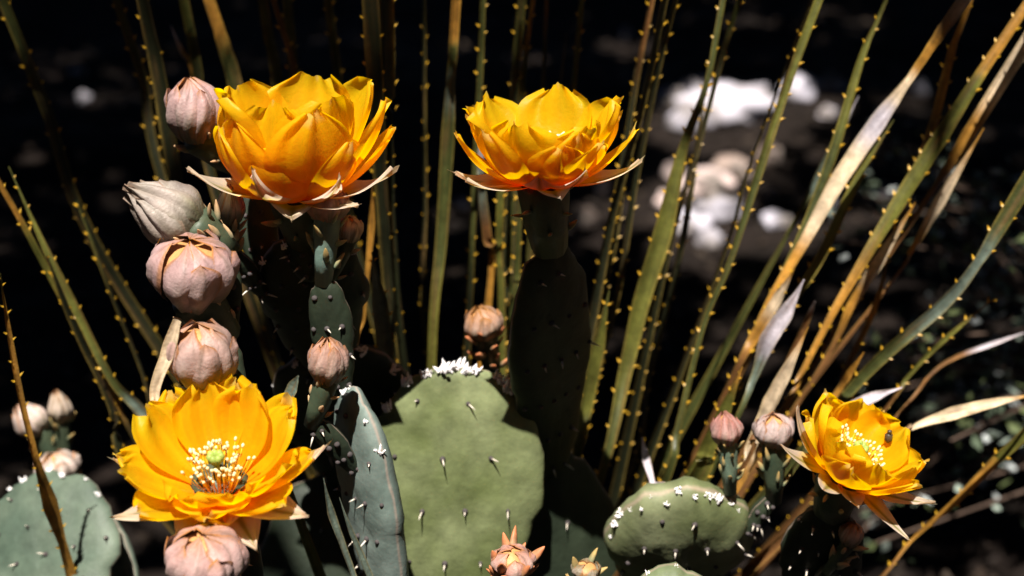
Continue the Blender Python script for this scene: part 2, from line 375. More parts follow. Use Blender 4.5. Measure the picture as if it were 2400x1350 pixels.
# ------------------------------------------------------------------ pads
def pad(parent, base, up, nrm, wd, ht, th, bend=0.0, seed=0, c0=(0.15, 0.19, 0.075), c1=(0.24, 0.28, 0.13), scal=.018, areoles=(5, 6), spn=1.0, rim=(30, 150), rimn=9,
        rims=.0035, label=None, tilt_top=0.0, bendx=0.0):
    rr = random.Random(seed); U = Vector(up).normalized(); Nn = Vector(nrm); Nn = (Nn-U*Nn.dot(U)).normalized(); X = U.cross(Nn)
    base = Vector(base); nr, ns = 16, 64; ph = [rr.uniform(0, 6.28) for _ in range(5)]
    def outline(a_):
        y = .5+.5*math.sin(a_); xw = math.cos(a_)*(1+.16*math.sin(a_)-.10*math.cos(a_)**2*(1 if math.sin(a_) < 0 else 0))
        k = 1+scal*(math.sin(9*a_+ph[0])+.7*math.sin(14*a_+ph[1])+.6*math.sin(23*a_+ph[2])*(1 if math.sin(a_) > 0 else .3))
        return xw*wd/2*k, (y-.5)*ht*k
    def surf(rho, a_, side):
        ox, oy = outline(a_); x, y = ox*rho, oy*rho
        z = side*th/2*max(0, 1-rho**3.0)**.5
        yy = (y+ht/2)/ht
        z += .05*th*(noise.noise(Vector((x*60+seed, y*60, side*3)))+.6*noise.noise(Vector((x*150, y*150+seed, side))))
        z -= bend*ht*yy*yy + bendx*wd*(x/wd)**2*2
        return base+X*x+U*(y+ht/2)+Nn*z
    V, F, C = [], [], []
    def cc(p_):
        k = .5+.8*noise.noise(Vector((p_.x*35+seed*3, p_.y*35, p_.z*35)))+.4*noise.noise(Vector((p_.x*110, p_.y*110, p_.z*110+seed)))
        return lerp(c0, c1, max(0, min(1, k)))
    rhos = [math.sin(math.pi/2*(i/nr)) for i in range(nr+1)]
    idx = {}
    for side in (1, -1):
        for i in range(nr+1):
            if i == nr and side == -1:
                for k in range(ns): idx[(-1, nr, k)] = idx[(1, nr, k)]
                continue
            if i == 0:
                p_ = surf(0, 0, side); idx[(side, 0, 0)] = len(V); V.append(p_); C.append(cc(p_)); continue
            for k in range(ns):
                p_ = surf(rhos[i], 2*math.pi*k/ns, side); idx[(side, i, k)] = len(V); V.append(p_)
                c_ = cc(p_)
                if i == nr: c_ = lerp(c_, (0.42, 0.30, 0.24), .55)
                C.append(c_)
        for i in range(nr):
            for k in range(ns):
                k2 = (k+1) % ns
                f = (idx[(side, 0, 0)], idx[(side, 1, k)], idx[(side, 1, k2)]) if i == 0 else (idx[(side, i, k)], idx[(side, i+1, k)], idx[(side, i+1, k2)], idx[(side, i, k2)])
                F.append(f if side == 1 else f[::-1])
    po = add('pad', V, F, M['pad'], parent, base, C); PADV.setdefault(parent, []).append(np.array([tuple(v) for v in V]))
    if label: po['label'] = label
    # areoles on the camera side
    nx, ny = areoles
    for iy in range(ny):
        for ix in range(nx):
            x = ((ix+.5*(iy % 2)+.25)/nx-.5)*1.9; y = ((iy+.5)/ny-.5)*1.9
            rho = math.hypot(x, y)
            if rho > .9: continue
            a_ = math.atan2(y, x); p_ = surf(rho, a_, 1); q_ = (surf(rho+.03, a_, 1)-p_); s_ = surf(rho, a_+.05, 1)-p_
            nn = q_.cross(s_).normalized(); nn = nn if nn.dot(Nn) > 0 else -nn
            inst('areole', AREOLE, po, p_-nn*.0002, nn, .0024*rr.uniform(.8, 1.2))
            if rr.random() < spn:
                d = (nn+Vector((rr.gauss(0, .3), -.1, rr.uniform(-.5, .25)))).normalized()
                inst('spine', SPINE, po, p_, d, (.010, .010, rr.uniform(.003, .0075)))
    for i in range(rimn):
        if rimn > 7 and rr.random() < .25: continue
        a_ = R_(rim[0]+(rim[1]-rim[0])*(i+.5+rr.uniform(-.2, .2))/rimn); p_ = surf(.985, a_, 1)
        d = (p_-(base+U*ht*.5)).normalized()
        inst('glochid_tuft', TUFTS[i % 3], po, p_-d*.0006+Nn*rr.uniform(-.3, .3)*th*.3, (d+Nn*rr.uniform(-.1, .4)).normalized(), rims*rr.uniform(.5, 1.5), rr.uniform(0, 6))
    return po, surf

# ------------------------------------------------------------------ ground
V, F = [], []
xs = sorted(set([-80, -40, -20, -10, -6] + [round(-4+.08*i, 3) for i in range(101)] + [6, 10, 20, 40, 80]))
ys = sorted(set([-80, -40, -20, -10, -5, -2] + [round(-1+.08*i, 3) for i in range(88)] + [8, 12, 20, 40, 80]))
for y in ys:
    for x in xs:
        V.append((x, y, .03*noise.noise(Vector((x*1.3, y*1.3, 0)))+.012*noise.noise(Vector((x*6, y*6, 3)))-.02))
nx = len(xs)
for j in range(len(ys)-1):
    for i in range(nx-1): F.append((j*nx+i, j*nx+i+1, (j+1)*nx+i+1, (j+1)*nx+i))
go = add('ground', V, F, M['soil'], None, (0, 0, 0)); go['kind'] = 'structure'
def gz(x, y): return .03*noise.noise(Vector((x*1.3, y*1.3, 0)))+.012*noise.noise(Vector((x*6, y*6, 3)))-.02

# leaf litter
V, F, C = [], [], []
for i in range(5200):
    y = rng.uniform(.5, 4.2); x = rng.uniform(-1, 1)*(.45+.38*y)
    l_ = rng.uniform(.012, .03); wd = l_*rng.uniform(.3, .5); a_ = rng.uniform(0, 6.28); z = gz(x, y)+.004+abs(rng.normal(0, .006))
    d = Vector((math.cos(a_), math.sin(a_), rng.normal(0, .25))); s = d.cross(Vector((rng.normal(0, .35), rng.normal(0, .35), 1))).normalized()*wd/2; c_ = Vector((x, y, z)); o = len(V)
    up_ = s.cross(d).normalized(); up_ = up_ if up_.z > 0 else -up_
    V += [c_-d*l_/2, c_+s-up_*.002, c_+up_*.003, c_-s-up_*.002, c_+d*l_/2]; F += [(o, o+1, o+2), (o, o+2, o+3), (o+1, o+4, o+2), (o+2, o+4, o+3)]
    cc = random.choice([(0.02, 0.014, 0.01), (0.03, 0.02, 0.014), (0.014, 0.010, 0.008), (0.05, 0.036, 0.026)]); C += [cc]*5
lo = add('leaf_litter', V, F, M['litter'], None, (0, 2, 0), C, False); lo['kind'] = 'stuff'
tag(lo, 'dark dead leaves littering the shaded soil behind the cactus', 'leaf litter')

# ------------------------------------------------------------------ unseen oak added to shade the ground behind (its crown is above the frame)
TR = Vector((-1.75, 2.7, 0)); TR.z = gz(TR.x, TR.y)-.05
tree = thing('shade_oak', 'unseen spreading oak added to shade the ground behind the cactus', 'tree', TR)
V, F, C = [], [], []
tube(V, F, C, [TR, TR+Vector((.05, 0, .7)), TR+Vector((.2, .05, 1.5)), TR+Vector((.5, .1, 2.2))], lambda t: .15-.07*t, (1, 1, 1), 12)
add('trunk', V, F, M['bark'], tree, TR)
top = TR+Vector((.2, .05, 1.5)); V, F, C = [], [], []
for e in [(1.0, -.6, 2.3), (1.6, .3, 2.5), (2.7, -.4, 2.35), (2.9, .9, 2.6), (1.2, 1.6, 2.5), (-.6, .8, 2.4), (-.7, -.7, 2.3), (3.9, .2, 2.5), (.5, .2, 3.0)]:
    e = TR+Vector(e); mid = (top+e)/2+Vector((0, 0, .25)); tube(V, F, C, [top-Vector((0, 0, .1)), mid, e], lambda t: .06-.045*t, (1, 1, 1), 7)
add('limb', V, F, M['bark'], tree, TR)
nleaf = 90000
cl = []
while len(cl) < 760:
    x, y, z = rng.uniform(-3.4, 3.2), rng.uniform(.2, 4.6), rng.uniform(1.6, 3.1)
    sx, sy = x-SUN.x/SUN.z*z, y-SUN.y/SUN.z*z                       # where its shadow lands
    if sy < (1.28 if sx < .18 else 1.36)+.06*math.sin(7*sx)+.06*math.sin(23*sx): continue
    if sx > .28 and rng.random() < .45: continue
    if ((x+.2)/3.6)**2+((y-2.4)/2.4)**2+((z-2.3)/.95)**2 > 1: continue
    cl.append((x, y, z))
cl = np.array(cl); ci = rng.integers(0, len(cl), nleaf)
c_ = cl[ci]+rng.normal(0, 1, (nleaf, 3))*np.array([.13, .13, .10])
d1 = rng.normal(0, 1, (nleaf, 3)); d1 /= np.linalg.norm(d1, axis=1)[:, None]; d2 = np.cross(d1, rng.normal(0, 1, (nleaf, 3))); d2 /= np.linalg.norm(d2, axis=1)[:, None]
keep = np.ones(nleaf, bool)                                          # leaves cut from the crown so that sun lands on the pale rocks
sxy = c_[:, :2]-np.array([SUN.x, SUN.y])/SUN.z*c_[:, 2:3]
for px, py, wpx, amp in [(1690, 250, 250, 1), (1870, 212, 95, 1), (1945, 215, 80, .8), (1720, 375, 80, .75), (1655, 415, 120, 1), (1575, 395, 50, .9), (1560, 450, 40, 1), (1625, 525, 95, 1), (1685, 505, 120, 1), (1820, 508, 80, .9),
                         (1800, 360, 60, .7), (1930, 470, 60, .8), (2065, 450, 60, .8), (1080, 452, 34, .8), (1390, 480, 70, .8), (1415, 425, 34, .9), (185, 185, 60, .5), (1470, 60, 40, .8), (2155, 205, 50, .8)]:
    g_ = G(px, py, .02); r_ = mm(wpx, g_.y/.93)*.55+.045
    hit = ((sxy[:, 0]-g_.x)/r_)**2+((sxy[:, 1]-g_.y)/(r_*1.1))**2 < 1
    keep &= ~(hit & (rng.random(nleaf) < amp))
c_, d1, d2 = c_[keep], d1[keep], d2[keep]; nleaf = len(c_)
sz = rng.uniform(.034, .060, (nleaf, 1)); a1, a2 = d1*sz, d2*sz*.5
VV = np.stack([c_-a1, c_+a2, c_+a1, c_-a2], 1).reshape(-1, 3)
FF = np.arange(nleaf*4).reshape(-1, 4).tolist()
add('crown', VV, FF, M['crown'], tree, TR, None, False)
# unseen oaks added behind and beside the camera to cut sky fill
nl2 = 22000; cc2 = rng.normal(0, 1, (260, 3)); cc2 /= np.linalg.norm(cc2, axis=1)[:, None]
cc2 = cc2*np.array([1.35, 1.35, 1.75])*rng.uniform(.75, 1.0, (260, 1)); cc2[:, 2] += 1.9
c_ = cc2[rng.integers(0, 260, nl2)]+rng.normal(0, .13, (nl2, 3)); c_[:, 2] = np.maximum(c_[:, 2], .03)
d1 = rng.normal(0, 1, (nl2, 3)); d1 /= np.linalg.norm(d1, axis=1)[:, None]; d2 = np.cross(d1, rng.normal(0, 1, (nl2, 3))); d2 /= np.linalg.norm(d2, axis=1)[:, None]
sz = rng.uniform(.045, .08, (nl2, 1)); a1, a2 = d1*sz, d2*sz*.5
me2 = None
for x, y, rz in [(-2.9, -.2, 0), (-2.2, -2.3, 1), (0, -3.0, 2), (2.2, -2.3, 3), (3.3, .2, 4), (3.6, 2.8, 5), (-4.6, 2.2, 6), (1.6, 5.6, 7), (-1.6, 6.4, 8)]:
    z = gz(x, y)-.02 if abs(x) < 4 and y < 6 else -.03
    t2 = thing('shade_oak', 'unseen low bushy oak added to block sky light around the cactus', 'tree', (x, y, z), 'oaks added to block sky light')
    if me2 is None:
        V, F, C = [], [], []; b0 = Vector((x, y, z))
        tube(V, F, C, [b0, b0+Vector((.06, 0, .9)), b0+Vector((-.05, .08, 2.0)), b0+Vector((0, 0, 3.0))], lambda t: .12-.09*t, (1, 1, 1), 10)
        for k in range(9):
            a_ = k*2.4; h = .5+.25*k; tube(V, F, C, [b0+Vector((0, 0, h)), b0+Vector((math.cos(a_)*.6, math.sin(a_)*.6, h+.25)), b0+Vector((math.cos(a_)*1.1, math.sin(a_)*1.1, h+.4))], lambda t: .04-.03*t, (1, 1, 1), 6)
        tk = add('trunk', V, F, M['bark'], t2, b0)
        VV = np.stack([c_-a1, c_+a2, c_+a1, c_-a2], 1).reshape(-1, 3)+np.array(b0)
        cw = add('crown', VV, np.arange(nl2*4).reshape(-1, 4).tolist(), M['crown'], t2, b0, None, False); me2 = (tk.data, cw.data)
    else:
        for nm, dd in zip(('trunk', 'crown'), me2):
            o = bpy.data.objects.new(nm, dd); reg(o, t2, (x, y, z))
        t2.rotation_euler.z = rz

# ------------------------------------------------------------------ rocks on the ground behind
def rock(px, py, wpx, hpx, seed, cc, label):
    c = G(px, py); d = (c-CAM).dot(FW); rx = mm(wpx, d)/2; rz = mm(hpx, d)/2*1.05
    import bmesh
    bm = bmesh.new(); bmesh.ops.create_icosphere(bm, subdivisions=3, radius=1.0); rr = random.Random(seed)
    s = rr.uniform(0, 50); V = []
    for v in bm.verts:
        p_ = v.co; k = 1+.5*noise.noise(p_*1.6+Vector((s, 0, 0)))+.3*noise.noise(p_*3.3+Vector((0, s, 0)))+.12*noise.noise(p_*7+Vector((0, 0, s)))
        q_ = p_*k; q_.z = max(q_.z, -.5)+(-.06 if q_.z < -.5 else 0)
        V.append(Vector((q_.x*rx, q_.y*rx*rr.uniform(.98, 1.0)*.8, q_.z*rz)))
    F = [tuple(v.index for v in f.verts) for f in bm.faces]; bm.free()
    zo = gz(c.x, c.y)+rz*.35; V = [v+Vector((c.x, c.y, zo)) for v in V]
    o = add('rock', V, F, M['rock'], None, (c.x, c.y, gz(c.x, c.y)), [lerp(cc, (.2, .17, .15), max(0, min(1, .2+1.6*noise.noise(v*28)))) for v in V])
    tag(o, label, 'rock', 'pale rocks on the shaded ground')
WH = (.52, .49, .56); GR = (.33, .31, .35); TN = (.27, .20, .17)
for i, a in enumerate([
    (1700, 255, 230, 100, WH, 'largest white rock, broad and flat, lying behind the sotol leaves'),
    (1650, 215, 110, 70, WH, 'white rock leaning on the far edge of the largest rock'),
    (1585, 228, 90, 50, GR, 'small grey rock beside the largest white rock'),
    (1605, 275, 80, 60, GR, 'grey rock tucked in front of the small grey one, beside the largest rock'),
    (1870, 212, 85, 75, WH, 'round bright white rock standing alone past the thin olive leaf'),
    (1945, 200, 70, 45, GR, 'low grey rock next to the round white rock'),
    (1940, 255, 40, 36, WH, 'small white pebble-like rock below the low grey rock'),
    (1715, 375, 90, 60, TN, 'tan rock between the large white rock and the pinkish rock'),
    (1800, 360, 60, 75, TN, 'upright tan rock against a toothed olive leaf'),
    (1660, 415, 110, 62, PALE, 'pinkish double-humped rock in front of the tan rock'),
    (1580, 390, 50, 60, PALE, 'narrow pinkish rock half hidden by a wide green leaf'),
    (1555, 455, 44, 42, PALE, 'small pinkish rock beside a wide green leaf'),
    (1625, 525, 80, 55, WH, 'bright white rock at the near end of the rock group'),
    (1690, 495, 110, 65, GR, 'grey rock adjoining the bright near white rock'),
    (1665, 550, 60, 50, GR, 'low grey rock just in front of the bright near white rock'),
    (1820, 508, 70, 40, WH, 'flat white rock beside the long straw leaf'),
    (1805, 443, 32, 30, TN, 'small tan stone near the flat white rock'),
    (1930, 470, 60, 50, GR, 'grey rock seen between the straw leaf and an olive leaf'),
    (2065, 450, 55, 50, GR, 'grey rock to the far side of the olive leaf pair'),
    (2155, 205, 44, 44, GR, 'lone grey stone behind the orange dry leaf'),
    (2010, 380, 50, 60, GR, 'grey stone tucked against a broad olive leaf'),
    (1080, 452, 34, 34, GR, 'lone small grey stone seen beside the flower with curled petals'),
    (1380, 490, 60, 50, TN, 'tan stone below the flower with curled petals'),
    (1415, 425, 30, 55, PALE, 'narrow pale stone by the rim of the flower with curled petals'),
    (180, 150, 36, 36, GR, 'faint grey stone far behind in the dark'),
    (195, 220, 32, 34, GR, 'faint grey stone paired with a smaller dark one in the shade'),
    (1470, 60, 26, 50, GR, 'thin upright bluish stone far behind in the dark')]):
    rock(*a[:4], i, a[4], a[5])

# ------------------------------------------------------------------ sotol behind the cactus
CR = G(1130, 2000); CR.z = gz(CR.x, CR.y)
sot = thing('sotol', 'large sotol with long narrow saw-toothed leaves fanning up behind the cactus', 'sotol', CR)
OLV = (0.062, 0.070, 0.018); OLV_SHADE = (0.018, 0.020, 0.008); BLU = (0.13, 0.165, 0.13); STR = (0.80, 0.62, 0.42); ORA = (0.46, 0.22, 0.035); BRN = (0.20, 0.09, 0.03); LAV = (0.62, 0.56, 0.62); YOL = (0.125, 0.125, 0.024)
COLS = dict(g=OLV, d=OLV_SHADE, b=BLU, s=STR, o=ORA, r=BRN, l=LAV, y=YOL)  # d is olive darkened for leaves and lower ends that stand in shade
def cr(p0, p1, p2, p3, t):
    return .5*((2*p1)+(p2-p0)*t+(2*p0-5*p1+4*p2-p3)*t*t+(3*p1-p0-3*p2+p3)*t**3)
def blade(parent, pts, dep, wid, cols, twist=0.0, teeth=True, name='leaf', mat='sotol', crown=True, label=None, tooth_len=.0022, gap=.0155, fold=.25, seed=0, skirt=None, taper=(1, 1)):
    """pts: image points from the outer end inward; dep: depths at first and last; wid px; cols: colour letters along it"""
    rr = random.Random(seed*7+3); n_ = len(pts)
    wp = [P(x, y, dep[0]+(dep[1]-dep[0])*i/(n_-1)) for i, (x, y) in enumerate(pts)]
    ws = [(wid if not hasattr(wid, '__len__') else wid[min(i, len(wid)-1)])*(dep[0]+(dep[1]-dep[0])*i/(n_-1))/FPX for i in range(n_)]
    cs = [COLS[c] for c in (cols if len(cols) > 1 else cols*2)]
    nvis = n_
    if crown:
        a_ = rr.uniform(0, 6.28); cb = CR+Vector((math.cos(a_)*.035, math.sin(a_)*.035, .05))
        mid = wp[-1].lerp(cb, .5); mid = mid+Vector((0, 0, -.02))
        wp += [mid, cb]; ws += [max(ws[-1], .009), .014]
    # extend beyond the frame if the outer end is at the frame's edge
    if skirt:
        ext = wp[0]+(wp[0]-wp[1]).normalized()*skirt; wp.insert(0, ext); ws.insert(0, ws[0]*.5); nvis += 1
    m_ = len(wp); seg = 8; cen = []
    for i in range(m_-1):
        p0, p1, p2, p3 = wp[max(i-1, 0)], wp[i], wp[i+1], wp[min(i+2, m_-1)]
        for k in range(seg):
            t = k/seg; cen.append((cr(p0, p1, p2, p3, t), ws[i]+(ws[i+1]-ws[i])*t, min((i+t)/(nvis-1), 1.0)))
    cen.append((wp[-1], ws[-1], 1.0))
    V, F, C = [], [], []; TV, TF = [], []; lastt = 0.0; acc = 0.0; na = 6
    tot = len(cen); edgepts = []
    for i, (c_, wd, u) in enumerate(cen):
        T = (cen[min(i+1, tot-1)][0]-cen[max(i-1, 0)][0]).normalized()
        view = (CAM-c_).normalized(); S = T.cross(view).normalized(); Nn = S.cross(T)*-1
        if Nn.dot(view) < 0: Nn = -Nn
        if S.z < 0 or (abs(S.z) < .12 and S.x > 0): S = -S
        tw = -twist+.25*math.sin(i*.13+rr.random()*.02+seed); Sx = S*math.cos(tw)+Nn*math.sin(tw); Nx = Nn*math.cos(tw)-S*math.sin(tw)
        k = i/(tot-1); tp = 1.0
        if taper[0] != 1: tp *= taper[0]+(1-taper[0])*sm(k*5)
        if taper[1] != 1: tp *= taper[1]+(1-taper[1])*sm((1-k)*5)
        f = u*(len(cs)-1); ii = min(int(f), len(cs)-2); cc = lerp(cs[ii], cs[ii+1], sm((f-ii)*1.6-.3)); v_ = 1+.45*noise.noise(Vector((seed*9.1, i*.28, 0)))+.25*noise.noise(Vector((seed*3.3, i*.9, 5)))
        for j in range(na+1):
            s = 2*j/na-1
            V.append(c_+Sx*(s*wd*tp/2)+Nx*(fold*wd*tp*(s*s-.5)*.8)+Nx*.02*wd*math.sin(i*1.3+j))
            e_ = lerp(cc, (0.45, 0.30, 0.06), .35*sm((abs(s)-.7)*4)); q2 = v_*(1+.45*noise.noise(Vector((seed*5.7, i*.12, j*1.7)))); e_ = lerp(e_, (.16, .085, .03), .6*sm(2.2*noise.noise(Vector((seed*2.9, i*.16, j*.5+9)))-.35)); C.append(tuple(max(0, x*q2) for x in e_))
        edgepts.append((c_, Sx, Nx, T, wd*tp))
    for i in range(tot-1):
        for j in range(na):
            a_ = i*(na+1)+j; F.append((a_, a_+1, a_+na+2, a_+na+1))
    o = add(name, V, F, M[mat], parent, cen[-1][0], C)
    if label: o['label'] = label
    if teeth:
        for side in (1, -1):
            acc = rr.uniform(0, gap)
            for i in range(tot-1):
                c0_, c1_ = edgepts[i][0], edgepts[i+1][0]; l_ = (c1_-c0_).length
                while acc < l_:
                    t = acc/l_; c_, S_, Nx, T, wd = edgepts[i]; c_ = c0_.lerp(c1_, t)
                    b_ = c_+S_*side*wd*.49+Nx*fold*wd*.38; tl = tooth_len*rr.uniform(.7, 1.25); d = (S_*side-T*.35+Nx*.2+Vector((0, 0, .15))).normalized()
                    q_ = T*tl*.42; h = d.cross(T).normalized()*tl*.22; oo = len(TV)
                    TV += [b_-q_, b_+q_, b_+h, b_-h, b_+d*tl*.55+q_*.35+h*.6, b_+d*tl*.55-q_*.45-h*.6, b_+d*tl-T*tl*.35]
                    TF += [(oo, oo+2, oo+4), (oo+2, oo+1, oo+4), (oo+1, oo+3, oo+5), (oo+3, oo, oo+5), (oo, oo+4, oo+6), (oo+4, oo+1, oo+6), (oo+1, oo+5, oo+6), (oo+5, oo, oo+6)]
                    acc += gap*rr.choice((.7, .9, 1, 1.1, 1.3, 2.0))
                acc -= l_
        if TV:
            to = add('teeth', TV, TF, M['tooth'], o, cen[-1][0], None, False); to['kind'] = 'stuff'
    return o
